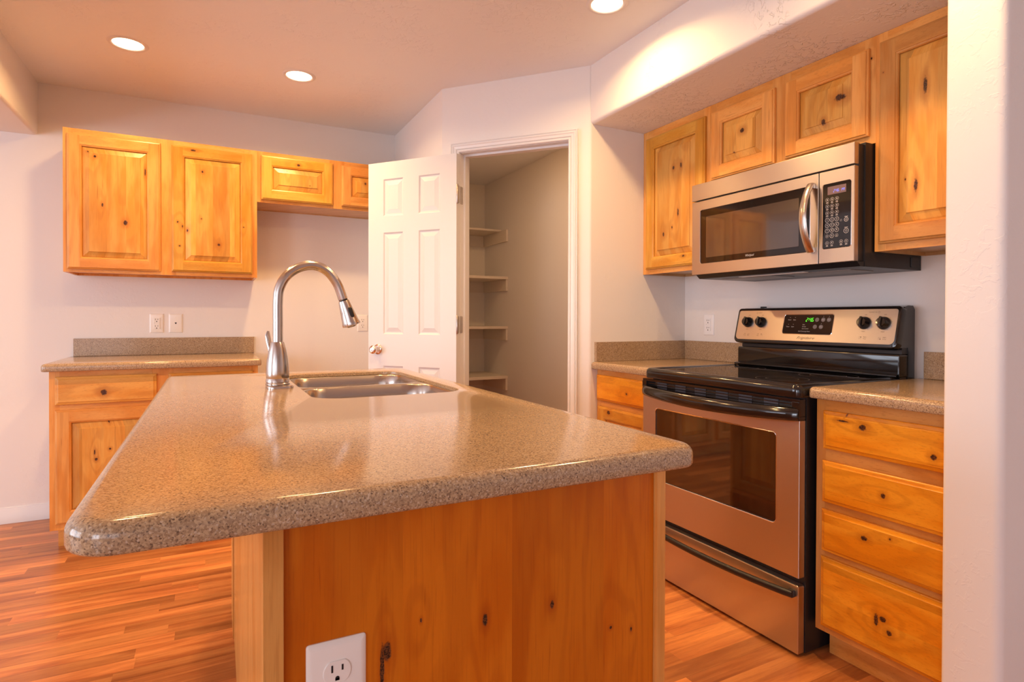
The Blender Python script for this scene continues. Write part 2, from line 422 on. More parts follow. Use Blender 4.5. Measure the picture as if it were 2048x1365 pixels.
# ---- cabinet joinery
def rl(fr, u0, u1, v0, v1, ins, n_): return [fr.p(u0+ins, v0+ins, n_), fr.p(u1-ins, v0+ins, n_), fr.p(u1-ins, v1-ins, n_), fr.p(u0+ins, v1-ins, n_)]
def raised_door(parent, fr, u0, u1, v0, v1, knots=(), W=.056, T=.019, name='door', rknots=()):
    """frame-and-raised-panel door; the panel is a sub-part"""
    WVk = wood('door_stile', knots=rknots) if rknots else WV
    WHk = wood('door_rail', along='h', knots=rknots) if rknots else WH
    bm = nb()
    loops(bm, [rl(fr, u0, u1, v0, v1, 0, .001), rl(fr, u0, u1, v0, v1, 0, T-.0075), rl(fr, u0, u1, v0, v1, .002, T-.0055), rl(fr, u0, u1, v0, v1, .0065, T-.0045),
               rl(fr, u0, u1, v0, v1, .0075, T-.0012), rl(fr, u0, u1, v0, v1, .009, T)], mi=lambda i, j: 1 if j in (0, 2) else 0, cap0=True)
    e = .009
    def q(a, b, c, d, mi): quad(bm, [fr.p(a, c, T), fr.p(b, c, T), fr.p(b, d, T), fr.p(a, d, T)], mi)
    q(u0+e, u0+W, v0+e, v1-e, 0); q(u1-W, u1-e, v0+e, v1-e, 0)
    q(u0+W, u1-W, v0+e, v0+W, 1); q(u0+W, u1-W, v1-W, v1-e, 1)
    loops(bm, [rl(fr, u0, u1, v0, v1, W, T), rl(fr, u0, u1, v0, v1, W+.0012, T-.0022), rl(fr, u0, u1, v0, v1, W+.006, T-.004), rl(fr, u0, u1, v0, v1, W+.0085, T-.007),
               rl(fr, u0, u1, v0, v1, W+.009, T-.0125)], mi=lambda i, j: 1 if j in (0, 2) else 0)
    d = link(name, bm, [WVk, WHk], parent)
    bm = nb(); P = W+.009
    loops(bm, [rl(fr, u0, u1, v0, v1, P+.0002, T-.0135), rl(fr, u0, u1, v0, v1, P+.004, T-.0115), rl(fr, u0, u1, v0, v1, P+.0285, T-.0045), rl(fr, u0, u1, v0, v1, P+.0295, T-.0015),
               rl(fr, u0, u1, v0, v1, P+.031, T-.001)], cap1=True)
    pm = wood('door_panel', light=(.83, .425, .095), mid=(.75, .315, .048), dark=(.37, .10, .014), stave=.088, knots=knots, pins=not knots)
    link('panel', bm, pm, d)
    return d
def drawer_front(parent, fr, u0, u1, v0, v1, knots=(), T=.019):
    bm = nb()
    loops(bm, [rl(fr, u0, u1, v0, v1, 0, .001), rl(fr, u0, u1, v0, v1, 0, T-.0085), rl(fr, u0, u1, v0, v1, .002, T-.0065), rl(fr, u0, u1, v0, v1, .011, T-.0045),
               rl(fr, u0, u1, v0, v1, .0125, T-.001), rl(fr, u0, u1, v0, v1, .014, T)], cap0=True, cap1=True)
    return link('drawer_front', bm, wood('drawer_wood', *( ((.82, .34, .022), (.72, .24, .008), (.34, .080, .004)) if fr is frb else ((.83, .42, .095), (.75, .31, .048), (.36, .10, .012)) ), along='h', stave=.09, knots=knots, pins=not knots), parent)  # range-side drawers redder: slight wood variety, plus the dimmer light painted in
def face_frame(parent, fr, u0, u1, v0, v1, stiles, rails, T=.019, mats=None, kn=()):
    """stiles: (u0,u1) ; rails: (ua,ub,v0,v1)"""
    bm = nb()
    for a, b in stiles: fbox(bm, fr, a, b, v0, v1, -T, 0, 0)
    for a, b, c, d in rails: fbox(bm, fr, a, b, c, d, -T, -.0003, 1)
    return link('face_frame', bm, [wood('frame_stile', knots=kn, **FC) if kn else WV, WH], parent)

# ------------------------------------------------------------------ key measures
ZC, ZS, XR = 2.4534, 2.150, 2.4163
A2 = Vector((1.1863, -.9643)); B2 = Vector((1.7586, -1.6208)); Dg = (B2-A2).normalized(); Ng = Vector((Dg.y, -Dg.x))  # Ng faces the kitchen
FD = Fr((A2.x, A2.y, 0), (Dg.x, Dg.y, 0), (Ng.x, Ng.y, 0))
SL, SR, ZH = .118, .752, 2.074

# ------------------------------------------------------------------ the room
bm = nb(); quad(bm, [(-5, -8, 0), (XR, -8, 0), (XR, 1.12, 0), (-5, 1.12, 0)]); struct(link('floor', bm, MAT['floor']))
bm = nb(); box(bm, (-5, -8, ZC), (XR, 1.12, ZC+.1)); struct(link('ceiling', bm, MAT['ceiling']))
bm = nb(); box(bm, (-5, 0, 0), (1.30, .1, ZC)); struct(link('wall_back', bm, MAT['wall']))
bm = nb(); box(bm, (XR, -8, 0), (XR+.1, 1.12, ZC)); struct(link('wall_right', bm, MAT['wall']))
bm = nb(); box(bm, (1.30, 1.12, 0), (XR, 1.22, ZC)); struct(link('wall_pantry_back', bm, MAT['pantry']))
bm = nb(); box(bm, (1.1863, -.90, 0), (1.30, 0, ZC)); box(bm, (1.1863, 0, 0), (1.30, 1.12, ZC)); struct(link('wall_pantry_left', bm, MAT['wall']))
# diagonal pantry wall with its doorway, running into the pier beside the range run
th = .115
def dp(s, n=0.): v = A2 + Dg*s + Ng*n; return (v.x, v.y)
bm = nb()
prism(bm, [dp(0), dp(SL-.012), dp(SL-.012, -th), dp(-.03, -th), (1.1863, -.90)], 0, ZC)
foot = round_poly([dp(SR+.012), (B2.x, B2.y), (XR, B2.y), (XR, B2.y+.115), (1.81, B2.y+.115), dp(SR+.012, -th)], {1: .022})
prism(bm, foot, 0, ZC)
P0 = [dp(SL-.012), dp(SR+.012), dp(SR+.012, -th), dp(SL-.012, -th)]
prism(bm, P0, ZH+.012, ZC)
struct(link('wall_diagonal', bm, MAT['wall'], smooth=35))
# soffit over the range run, its lower front edge softly rounded
bm = nb()
prof = [(XR, ZC), (XR, ZS), ] + [(1.7586+.02-.02*math.sin(a), ZS+.02-.02*math.cos(a)) for a in [0, .26, .52, .79, 1.05, 1.31, 1.57]] + [(1.7586, ZC)]
loops(bm, [[(x, -1.6208, z) for x, z in prof], [(x, -3.36, z) for x, z in prof]], cap0=True, cap1=True)
struct(link('ceiling_soffit', bm, MAT['soffit'], smooth=35))
# stub wall at the near right
bm = nb()
prism(bm, round_poly([(1.70, -3.427), (XR, -3.427), (XR, -3.295), (1.70, -3.295)], {0: .02, 3: .012}), 0, ZC)
struct(link('wall_stub', bm, MAT['wall'], smooth=35))
# dropped header on the left
bm = nb()
hp = [(-1.35, 2.157), (-.8519-.02, 2.157)] + [(-.8519-.02+.02*math.sin(a), 2.177-.02*math.cos(a)) for a in (.4, .8, 1.2, 1.57)] + [(-.8519, ZC), (-1.35, ZC)]
loops(bm, [[(x, 0, z) for x, z in hp], [(x, -8, z) for x, z in hp]], cap0=True, cap1=True)
struct(link('beam_header', bm, MAT['wall'], smooth=35))
# far room: left and rear walls with their windows (daylight comes through these)
def holed(name, fr, L, Hh, holes):
    bm = nb(); us = sorted({0, L, *[h[0] for h in holes], *[h[1] for h in holes]})
    for a, b in zip(us, us[1:]):
        hs = [h for h in holes if h[0] <= a and h[1] >= b]
        zs = [0]
        for h in hs: zs += [h[2], h[3]]
        zs.append(Hh)
        for c, d in zip(zs[::2], zs[1::2]):
            if d-c > .001: fbox(bm, fr, a, b, c, d, -.1, 0)
    return struct(link(name, bm, MAT['wall']))
holed('wall_left', Fr((-5, -8, 0), (0, 1, 0), (1, 0, 0)), 8.1, ZC, [(.25, 1.85, .25, 2.25), (4.45, 7.35, .25, 2.25)])
holed('wall_rear', Fr((XR, -8, 0), (-1, 0, 0), (0, 1, 0)), 7.42, ZC, [(3.6, 6.85, .4, 2.3)])
def window(n, fr, u0, u1, v0, v1, k):
    bm = nb()
    for a, b, c, d in ((u0, u1, v0, v0+.05), (u0, u1, v1-.05, v1), (u0, u0+.05, v0, v1), (u1-.05, u1, v0, v1)): fbox(bm, fr, a, b, c, d, -.06, .015)
    for i in range(1, k): m = u0+(u1-u0)*i/k; fbox(bm, fr, m-.03, m+.03, v0, v1, -.05, .012)
    struct(link('window_%d' % n, bm, MAT['trim']))
window(1, Fr((-4.9, -8, 0), (0, 1, 0), (1, 0, 0)), 4.45, 7.35, .25, 2.25, 3)
window(3, Fr((-4.9, -8, 0), (0, 1, 0), (1, 0, 0)), .25, 1.85, .25, 2.25, 2)
window(2, Fr((XR, -7.9, 0), (-1, 0, 0), (0, 1, 0)), 3.6, 6.85, .4, 2.3, 3)
# baseboard along the back wall
bm = nb()
bp_ = [(0, 0), (-.014, 0), (-.014, .062), (-.011, .066), (-.011, .072), (-.007, .078), (-.006, .086), (0, .088)]
loops(bm, [[(-5, y, z) for y, z in bp_], [(-.69, y, z) for y, z in bp_]], cap0=True, cap1=True)
struct(link('baseboard_back', bm, MAT['trim'], smooth=40))
bm = nb(); loops(bm, [[(.24, y, z) for y, z in bp_], [(1.186, y, z) for y, z in bp_]], cap0=True, cap1=True)
struct(link('baseboard_alcove', bm, MAT['trim'], smooth=40))
# pantry door casing and jamb
bm = nb()
cp = [(0, 0), (0, .008), (.004, .011), (.012, .011), (.014, .008), (.018, .0125), (.030, .014), (.036, .0165), (.041, .0165), (.043, .013), (.048, .0165), (.052, .016), (.052, 0)]
loops(bm, [[FD.p(SL-d-.002, 0, n), FD.p(SL-d-.002, ZH+d+.002, n), FD.p(SR+d+.002, ZH+d+.002, n), FD.p(SR+d+.002, 0, n)] for d, n in [(d_, n_*1.45) for d_, n_ in cp]], closed=False)
struct(link('trim_1', bm, MAT['trim']))
bm = nb()
for (a, b, c, d) in ((SL-.012, SL, 0, ZH+.012), (SR, SR+.012, 0, ZH+.012), (SL, SR, ZH, ZH+.012)): fbox(bm, FD, a, b, c, d, -th, .0005)
for (a, b, c, d) in ((SL, SL+.011, 0, ZH), (SR-.011, SR, 0, ZH), (SL+.011, SR-.011, ZH-.011, ZH)): fbox(bm, FD, a, b, c, d, -.075, -.040)
jm = struct(link('trim_2', bm, MAT['trim']))
bm = nb(); fbox(bm, FD, SR-.0012, SR+.001, .945, 1.005, -.036, -.012); link('strike_plate', bm, MAT['hinge'], jm)

# ------------------------------------------------------------------ pantry door leaf, swung right open
TR = Vector((1.2255, -1.087)); TL = Vector((.848, -.6165)); Ld = (TR-TL).normalized(); Ln = Vector((Ld.y, -Ld.x))
if Ln.dot(Ng) < 0: Ln = -Ln
FL = Fr((TL.x, TL.y, 0), (Ld.x, Ld.y, 0), (Ln.x, Ln.y, 0)); LW = .6033; LT = .034
bm = nb()
us = [0, .107, .249, .354, .498, LW]; zs = [.012, .235, .856, 1.043, 1.646, 1.742, 1.962, 2.062]
for i in range(5):
    for j in range(7):
        u0, u1, v0, v1 = us[i], us[i+1], zs[j], zs[j+1]
        if i in (1, 3) and j in (1, 3, 5):
            loops(bm, [rl(FL, u0, u1, v0, v1, 0, 0), rl(FL, u0, u1, v0, v1, .003, -.0015), rl(FL, u0, u1, v0, v1, .008, -.006), rl(FL, u0, u1, v0, v1, .014, -.0068),
                       rl(FL, u0, u1, v0, v1, .036, -.0022), rl(FL, u0, u1, v0, v1, .038, -.0016)], cap1=True)
        else: quad(bm, rl(FL, u0, u1, v0, v1, 0, 0))
loops(bm, [rl(FL, 0, LW, zs[0], zs[-1], 0, 0), rl(FL, 0, LW, zs[0], zs[-1], 0, -LT)], cap1=True)
leaf = struct(link('door_1', bm, MAT['door']))
bm = nb(); kp = FL.p(.070, .952, 0)
lathe(bm, [(.031, 0), (.031, .003), (.029, .006), (.022, .009), (.013, .011), (.011, .016), (.011, .028), (.016, .031), (.023, .036), (.026, .042), (.026, .049), (.023, .056), (.0165, .060), (.015, .059), (.012, .061), (.008, .0605), (.006, .0625), (.002, .063)], kp, FL.n)
link('door_knob', bm, MAT['knobmetal'], leaf, smooth=50)
hx = FL.p(LW+.004, 0, -.003)
for i, (z0, z1) in enumerate(((1.786, 1.886), (1.054, 1.150), (.20, .296))):
    bm = nb()
    lathe(bm, [(.0045, z0-.004), (.006, z0-.002), (.006, z1+.002), (.0045, z1+.004)], (hx.x, hx.y, 0), seg=12)
    for k in (1, 2, 3, 4): lathe(bm, [(.0064, z0+(z1-z0)*k/5-.0008), (.0064, z0+(z1-z0)*k/5+.0008)], (hx.x, hx.y, 0), seg=12)
    # leaves: one on the door edge, one on the jamb face
    fe = Fr(FL.p(LW, 0, 0), -FL.n, FL.u); slab(bm, fe, .002, .031, z0, z1, (.001, .008, .008, .001), 0, .0018, .0006)
    fj = Fr(FD.p(SL, 0, .002), -FD.n, FD.u); slab(bm, fj, 0, .030, z0, z1, (.001, .008, .008, .001), 0, .0018, .0006)
    for zz in (z0+.014, (z0+z1)/2, z1-.014):
        for fq in (fe, fj): lathe(bm, [(.0032, 0), (.0026, .0006)], fq.p(.021, zz, .0018), fq.n, 10)
    link('hinge', bm, MAT['hinge'], leaf, smooth=40)

# ------------------------------------------------------------------ pantry shelves
SH = [(1.966, 1.948, .745, 'topmost'), (1.521, 1.497, .607, 'second from the top'), (1.068, 1.045, .607, 'third from the top'), (.616, .590, .607, 'lowest')]
for i, (zt, zb, yf, wd) in enumerate(SH):
    t = thing('pantry_shelf', ['shallow cream pantry shelf, highest of the four behind the doorway', 'cream pantry shelf second from the top, just under the highest',
              'cream pantry shelf at about door knob height, third from the top', 'cream pantry shelf closest to the island counter edge, lowest of four'][i], 'shelf', (1.86, (1.12+yf)/2, zb), 'shelves in the pantry')
    bm = nb(); box(bm, (1.302, yf, zb), (XR-.001, 1.119, zt), bev=.0015); link('board', bm, MAT['shelf'], t)
    bm = nb(); cz = (1.843, 1.392, .940, .484)[i]; ct = (1.950, 1.4965, 1.0445, .5895)[i]
    if i == 0: box(bm, (XR-.02, .612, cz), (XR-.001, .7445, ct+.0006)); box(bm, (XR-.02, .7445, cz), (XR-.001, 1.118, zb-.0005))
    else: box(bm, (XR-.02, yf+.005, cz), (XR-.001, 1.118, ct), bev=.001)
    link('side_cleat', bm, MAT['shelf'], t)
    bm = nb(); box(bm, (1.302, 1.10, cz), (XR-.021, 1.119, zb-.0005)); link('back_cleat', bm, MAT['shelf'], t)

# ------------------------------------------------------------------ recessed lights
def downlight(x, y, label):
    t = thing('recessed_light', label, 'ceiling light', (x, y, ZC), 'recessed ceiling lights')
    bm = nb(); lathe(bm, [(.064, .0), (.066, -.003), (.072, -.005), (.082, -.0035), (.0865, 0.)], (x, y, ZC), cap0=False, cap1=False, seg=40)
    link('trim_ring', bm, MAT['trim'], t, smooth=60)
    bm = nb(); lathe(bm, [(.0645, -.0005), (.060, -.0022), (.03, -.004), (.001, -.0045)], (x, y, ZC), cap0=False, seg=40)
    link('lens', bm, MAT['lens'], t, smooth=60)
    return t
for x, y, lab in ((-.346, -.780, 'lit round recessed ceiling light at left, over the double wall cabinet'),
                  (.433, -.775, 'lit round recessed ceiling light near the middle, in front of the open pantry door'),
                  (1.475, -2.138, 'lit round recessed ceiling light cut by the top edge, beside the soffit'),
                  (-.346, -2.138, 'lit round recessed ceiling light out of frame over the left of the island'),
                  (.433, -2.138, 'lit round recessed ceiling light out of frame above the kitchen faucet'),
                  (1.475, -3.30, 'lit round recessed ceiling light out of frame beside the stub wall')):
    downlight(x, y, lab)
    a = area('lamp', (x, y, ZC-.012), (0, 0, -1), .11, 0, LAMP_POWER, LAMP, disk=True, spread=2.7)

downlight(1.60, -.62, 'small ceiling light added inside the pantry, unseen above the doorway')
area('lamp', (1.60, -.62, ZC-.012), (0, 0, -1), .11, 0, 6.0, (1.0, .58, .26), disk=True)  # unseen pantry lamp, added only to brighten the dark interior

# ------------------------------------------------------------------ left wall cabinets
t = thing('wall_cabinet', 'knotty alder double-door wall cabinet at far left above the outlets', 'cabinet', (-.216, -.155, 1.3792))
fr = front_y(0, -.3067); x0, x1, z0, z1 = -.6857, .2535, 1.3792, 2.1418
bm = nb(); box(bm, (x0, -.2877, z0), (x0+.014, -.001, z1)); box(bm, (x1-.014, -.2877, z0), (x1, -.001, z1)); box(bm, (x0+.014, -.2877, z1-.014), (x1-.014, -.001, z1))
box(bm, (x0+.014, -.2877, z0+.012), (x1-.014, -.001, z0+.026)); box(bm, (x0+.014, -.012, z0), (x1-.014, -.001, z1-.014))
link('carcass', bm, [WV], t)
face_frame(t, fr, x0, x1, z0, z1, [(x0, x0+.042), (-.243-.02, -.190+.02), (x1-.042, x1)], [(x0+.042, -.263, z1-.045, z1), (-.17, x1-.042, z1-.045, z1), (x0+.042, -.263, z0, z0+.045), (-.17, x1-.042, z0, z0+.045)])
raised_door(t, fr, -.667, -.243, 1.396, 2.113, [(-0.7325, 1.6552, 0.009, 0.013), (-0.8683, 1.9998, 0.006, 0.006), (-0.8945, 2.0229, 0.004, 0.004), (-0.836, 1.7438, 0.004, 0.01), (-0.6319, 1.9423, 0.004, 0.02)])
raised_door(t, fr, -.190, .227, 1.400, 2.114, [(-0.3604, 1.9772, 0.005, 0.006), (-0.2763, 1.5629, 0.007, 0.007), (-0.366, 1.7068, 0.003, 0.003), (-0.429, 1.6362, 0.003, 0.008)],
            rknots=[(-0.4081, 2.0941, 0.014, 0.005), (-0.4859, 1.6801, 0.004, 0.005), (-.4613, 1.6566, .004, .006), (-.4763, 1.5451, .004, .004), (-.1464, 1.6744, .003, .003)])
# over the refrigerator space
t = thing('wall_cabinet', 'short alder wall cabinet over the empty refrigerator gap, partly behind the pantry door', 'cabinet', (.72, -.155, 1.8357))
x0, x1, z0, z1 = .2538, 1.185, 1.8357, 2.1415
bm = nb(); box(bm, (x0, -.2877, z0), (x0+.014, -.001, z1)); box(bm, (x1-.014, -.2877, z0), (x1, -.001, z1)); box(bm, (x0+.014, -.2877, z1-.014), (x1-.014, -.001, z1))
box(bm, (x0+.014, -.2877, z0+.004), (x1-.014, -.012, z0+.018)); box(bm, (x0+.014, -.012, z0), (x1-.014, -.001, z1-.014))
link('carcass', bm, [MAT['ply']], t)
face_frame(t, fr, x0, x1, z0, z1, [(x0, x0+.04), (.675, .768), (x1-.05, x1)], [(x0+.04, .675, z1-.04, z1), (.768, x1-.05, z1-.04, z1), (x0+.04, .675, z0, z0+.04), (.768, x1-.05, z0, z0+.04)])
raised_door(t, fr, .277, .694, 1.853, 2.117, [(0.1044, 2.0384, 0.002, 0.002), (0.23, 1.9603, 0.003, 0.002)], rknots=[(0.1623, 2.0791, 0.009, 0.007)])
raised_door(t, fr, .749, 1.162, 1.855, 2.114, [(0.5739, 2.0102, 0.006, 0.007)])

# ------------------------------------------------------------------ left base cabinet, worktop
def base_body(t, x0, x1, y0, y1, toe_side):
    """carcass with a recessed toe kick; toe_side 'y' faces -y, 'x' faces -x"""
    bm = nb()
    if toe_side == 'y':
        box(bm, (x0, y0+.019, .102), (x1, y1, .8755)); link('carcass', bm, [WV], t)
        bm = nb(); box(bm, (x0+.02, y0+.075, 0), (x1-.02, y1, .1018)); link('toe_kick', bm, [WH], t)
    else:
        box(bm, (x0+.019, y0, .102), (x1, y1, .8755)); link('carcass', bm, [WV], t)
        bm = nb(); box(bm, (x0+.07, y0+.004, 0), (x1, y1-.004, .1018)); link('toe_kick', bm, [WH], t)
t = thing('base_cabinet', 'alder base cabinet with drawers over doors against the left back wall', 'cabinet', (-.21, -.3, 0))
x0, x1 = -.6885, .2370
base_body(t, x0, x1, -.61, -.016, 'y')
fr = front_y(0, -.61)
face_frame(t, fr, x0, x1, .102, .8755, [(x0, x0+.042), (-.265, -.168), (x1-.042, x1)], [(a, b, c, d) for a, b in ((x0+.042, -.265), (-.168, x1-.042)) for c, d in ((.832, .8755), (.668, .724), (.102, .145))])
drawer_front(t, fr, -.6635, -.2435, .7125, .8480, [(-1.0964, 0.7657, 0.012, 0.014)])
drawer_front(t, fr, -.190, .212, .7125, .8470)
raised_door(t, fr, -.6640, -.2440, .1325, .6870, [(-1.128, 0.4355, 0.006, 0.007), (-1.0704, 0.4818, 0.005, 0.005), (-1.134, 0.4709, 0.003, 0.012), (-1.0659, 0.619, 0.003, 0.008)])
raised_door(t, fr, -.190, .212, .1325, .6870)

def top_loops(rect, rs, zt, zb, seg=8, e=.016, e2=.006):
    x0, x1, y0, y1 = rect; out = []
    def L(ins, z): return [(a, b, z) for a, b in rrect(x0+ins, x1-ins, y0+ins, y1-ins, [max(r-ins, .0005) for r in rs], seg)]
    for k in range(6): a = .5*PI*k/5; out.append(L(e*(1-math.sin(a)), zt-e*(1-math.cos(a))))
    for k in range(4): a = .5*PI*k/3; out.append(L(e2*(1-math.cos(a)), zb+e2*(1-math.sin(a))))
    return out
bm = nb(); loops(bm, top_loops((-.7160, .2530, -.650, -.001), (.022, .012, .001, .001), .914, .876), cap0=True, cap1=True)
ct = tag(link('countertop', bm, MAT['stone'], smooth=30), 'speckled brown worktop against the left back wall below two outlets', 'worktop')
bm = nb(); box(bm, (-.6923, -.020, .9142), (.2535, -.001, 1.016), bev=.0015); link('backsplash', bm, MAT['stone'], ct)

# ------------------------------------------------------------------ outlets and plates
def plate_body(bm, fr, w, h, mi=0, r=.003, t=.0055):
    L = [rr_loop(fr, -w/2, w/2, -h/2, h/2, r, 0, 0, 3), rr_loop(fr, -w/2, w/2, -h/2, h/2, r, .0018, 0, 3), rr_loop(fr, -w/2, w/2, -h/2, h/2, r, .0040, .0022, 3),
         rr_loop(fr, -w/2, w/2, -h/2, h/2, r, t, .0075, 3)]
    loops(bm, L, mi, cap0=True, cap1=True)
def screw(bm, fr, u, v, n_=.0055, mi=0, r=.0032):
    lathe(bm, [(r, 0), (r*.9, .0008), (r*.3, .0011)], fr.p(u, v, n_), fr.n, 12, mi)
def slots(bm, fr, cy, n_, s=1., mi=1):
    fbox(bm, fr, -.0075*s, -.0053*s, cy+.0005, cy+.0095*s, n_-.003, n_+.0002, mi)
    fbox(bm, fr, .0053*s, .0075*s, cy+.0015, cy+.0085*s, n_-.003, n_+.0002, mi)
    lathe(bm, [(.0026*s, -.003), (.0026*s, .0002)], fr.p(0, cy-.0075*s, n_), fr.n, 12, mi)
    fbox(bm, fr, -.0026*s, .0026*s, cy-.0105*s, cy-.0075*s, n_-.003, n_+.0002, mi)
def gfci(fr, label, m, scale=1.):
    base = fr.p(0, 0, 0); t = thing('wall_outlet', label, 'outlet', base, 'electrical outlets')
    bm = nb(); plate_body(bm, fr, .073, .116); screw(bm, fr, 0, .049); screw(bm, fr, 0, -.049); link('cover_plate', bm, m, t, smooth=30)
    bm = nb(); slab(bm, fr, -.0165, .0165, -.0335, .0335, .0015, .004, .0085, .0008); link('receptacle', bm, m, t)
    bm = nb(); slots(bm, fr, .019, .0087, mi=0); slots(bm, fr, -.021, .0087, mi=0); disc(bm, fr, -.012, .002, .0011, .0088, 8); link('slots', bm, MAT['slot'], t)
    bm = nb(); fbox(bm, fr, -.0075, .0075, .0012, .0055, .0085, .0098, bev=.0004); link('reset_button', bm, m, t)
    bm = nb(); fbox(bm, fr, -.0075, .0075, -.0055, -.0012, .0085, .0098, bev=.0004); link('test_button', bm, m, t)
    return t
def duplex(fr, label, m, w=.073, h=.116, s=1.):
    t = thing('wall_outlet', label, 'outlet', fr.p(0, 0, 0), 'electrical outlets')
    bm = nb(); plate_body(bm, fr, w, h, r=.004); screw(bm, fr, 0, 0); link('cover_plate', bm, m, t, smooth=30)
    for cy in (.0195*s, -.0195*s):
        bm = nb()
        def cl(r_, n_):
            pts = []
            for i in range(32):
                a = 2*PI*i/32; u_ = r_*math.cos(a); v_ = max(-.0140*s, min(.0140*s, r_*math.sin(a))) if False else r_*math.sin(a)
                v_ = max(-.0138*s*r_/.0172/s, min(.0138*s*r_/.0172/s, v_)); pts.append(fr.p(u_, cy+v_, n_))
            return pts
        loops(bm, [cl(.0178*s, .0052), cl(.0175*s, .0053), cl(.0172*s, .0068), cl(.0166*s, .0074)], cap0=True, cap1=True)
        rc = link('receptacle', bm, m, t, smooth=30)
        bm = nb(); slots(bm, fr, cy, .0076, s, 0); link('slots', bm, MAT['slot'], rc)
    return t
gfci(front_y(-.285, 0, 1.103), 'white outlet with test buttons left of the blank cable plate', MAT['plate'])
fr = front_y(-.185, 0, 1.103)
t = thing('cable_plate', 'white wall plate with a small heart-shaped hole right of the left outlet', 'wall plate', fr.o)
bm = nb(); plate_body(bm, fr, .073, .116); screw(bm, fr, 0, .038); screw(bm, fr, 0, -.038); link('cover_plate', bm, MAT['plate'], t, smooth=30)
bm = nb()
hp_ = [(0, -.0062), (.0048, -.0005), (.0056, .003), (.0042, .0048), (.0018, .0046), (0, .003), (-.0018, .0046), (-.0042, .0048), (-.0056, .003), (-.0048, -.0005)]
loops(bm, [[fr.p(a, b+.001, .0030) for a, b in hp_], [fr.p(a, b+.001, .0057) for a, b in hp_]], cap0=True, cap1=True); link('jack_hole', bm, MAT['slot'], t)
duplex(front_y(.955, 0, 1.103), 'white duplex outlet in the refrigerator gap, behind the faucet head', MAT['plate'])
gfci(front_x(XR, -1.803, 1.107), 'white outlet on the range wall between corner and range', MAT['plate2'])

# ------------------------------------------------------------------ range run: wall cabinets
XU = 2.1096; XD = XU  # face frame plane
frx = front_x(XU, 0)  # u = -y
def yy(y): return -y
def wallcab(label, ya, yb, z0, z1, doors, mats=None, rails=None, ex=(0, 0), under=.012, kn=()):
    """ya > yb are world y ends"""
    t = thing('wall_cabinet', label, 'cabinet', (XU+.15, (ya+yb)/2, z0))
    a, b = -ya, -yb; bm = nb(); x0, x1 = XU+.019, XR-.001
    box(bm, (x0, -a, z0), (x1, -a-.014, z1)); box(bm, (x0, -b+.014, z0), (x1, -b, z1)); box(bm, (x0, -a-.014, z1-.012), (x1, -b+.014, z1))
    box(bm, (x0, -a-.014, z0+under), (x1, -b+.014, z0+under+.013)); box(bm, (x1-.012, -a-.014, z0), (x1, -b+.014, z1-.012))
    link('carcass', bm, [MAT['ply']], t)
    st = [(a, a+.04)] + [(d[1]-.02, e[0]+.02) for d, e in zip(doors, doors[1:])] + [(b-.04, b)]
    rls = [(p[1], q[0], c, d) for p, q in zip(st, st[1:]) for c, d in ((z1-.048, z1), (z0, z0+.045))]
    face_frame(t, frx, a, b, z0, z1, st, rls, kn=kn)
    for d in doors: raised_door(t, frx, d[0], d[1], d[2], d[3], d[4], rknots=d[5] if len(d) > 5 else ())
    return t
wallcab('tall single-door alder wall cabinet in the corner left of the microwave', -1.622, -2.0985, 1.3792, 2.149,
        [(1.655, 2.078, 1.404, 2.106, [(0.2197, 1.9057, 0.007, 0.009), (0.1667, 1.9085, 0.006, 0.012), (0.2909, 1.5774, 0.006, 0.011), (0.2284, 1.6051, 0.004, 0.007), (0.186, 1.6746, 0.005, 0.02)], [(0.1459, 1.4522, 0.008, 0.005)])])
wallcab('short two-door alder wall cabinet directly above the microwave', -2.0988, -2.8735, 1.768, 2.149,
        [(2.117, 2.463, 1.791, 2.107, [(-0.2091, 1.9733, 0.011, 0.010), (-0.1654, 1.8872, 0.003, 0.003)]), (2.513, 2.855, 1.796, 2.110, [(-0.5936, 1.8962, 0.008, 0.010), (-0.5854, 1.8871, 0.003, 0.003), (-0.6571, 1.9686, 0.016, 0.012)])], under=.004, kn=[(-0.7468, 2.0749, 0.004, 0.004)])
wallcab('tall alder wall cabinet right of the microwave, cut off by the near wall', -2.8738, -3.293, 1.3792, 2.149,
        [(2.893, 3.262, 1.404, 2.113, [(-0.9531, 1.9104, 0.006, 0.025), (-0.887, 1.6139, 0.004, 0.004), (-0.9267, 1.5872, 0.006, 0.02)])])

# ------------------------------------------------------------------ range run: base cabinets and worktops
XB = 1.806
t = thing('base_cabinet', 'alder base cabinet between the pantry corner and the range', 'cabinet', (2.1, -1.84, 0))
base_body(t, XB, XR-.021, -2.075, -1.6215, 'x')
face_frame(t, frb, 1.6215, 2.075, .102, .8755, [(1.6215, 1.655), (2.035, 2.075)], [(1.655, 2.035, c, d) for c, d in ((.835, .8755), (.668, .727), (.102, .145))])
drawer_front(t, frb, 1.633, 2.055, .7140, .8470, [(-0.0997, 0.7732, 0.006, 0.005)])
raised_door(t, frb, 1.645, 2.055, .1300, .6850, rknots=[(0.0427, 0.6631, 0.012, 0.01)])
t = thing('base_cabinet', 'alder four-drawer base cabinet right of the range', 'cabinet', (2.1, -3.08, 0))
base_body(t, XB, XR-.021, -3.2935, -2.868, 'x')
face_frame(t, frb, 2.868, 3.2935, .102, .8755, [(2.868, 2.90), (3.256, 3.2935)], [(2.90, 3.256, c, d) for c, d in ((.832, .8755), (.665, .722), (.505, .545), (.345, .385), (.102, .135))])
drawer_front(t, frb, 2.898, 3.2930, .7130, .8380, [(-1.2459, 0.803, 0.011, 0.009), (-1.1819, 0.813, 0.018, 0.003), (-1.1866, 0.836, 0.002, 0.008), (-1.445, 0.7528, 0.008, 0.008)])
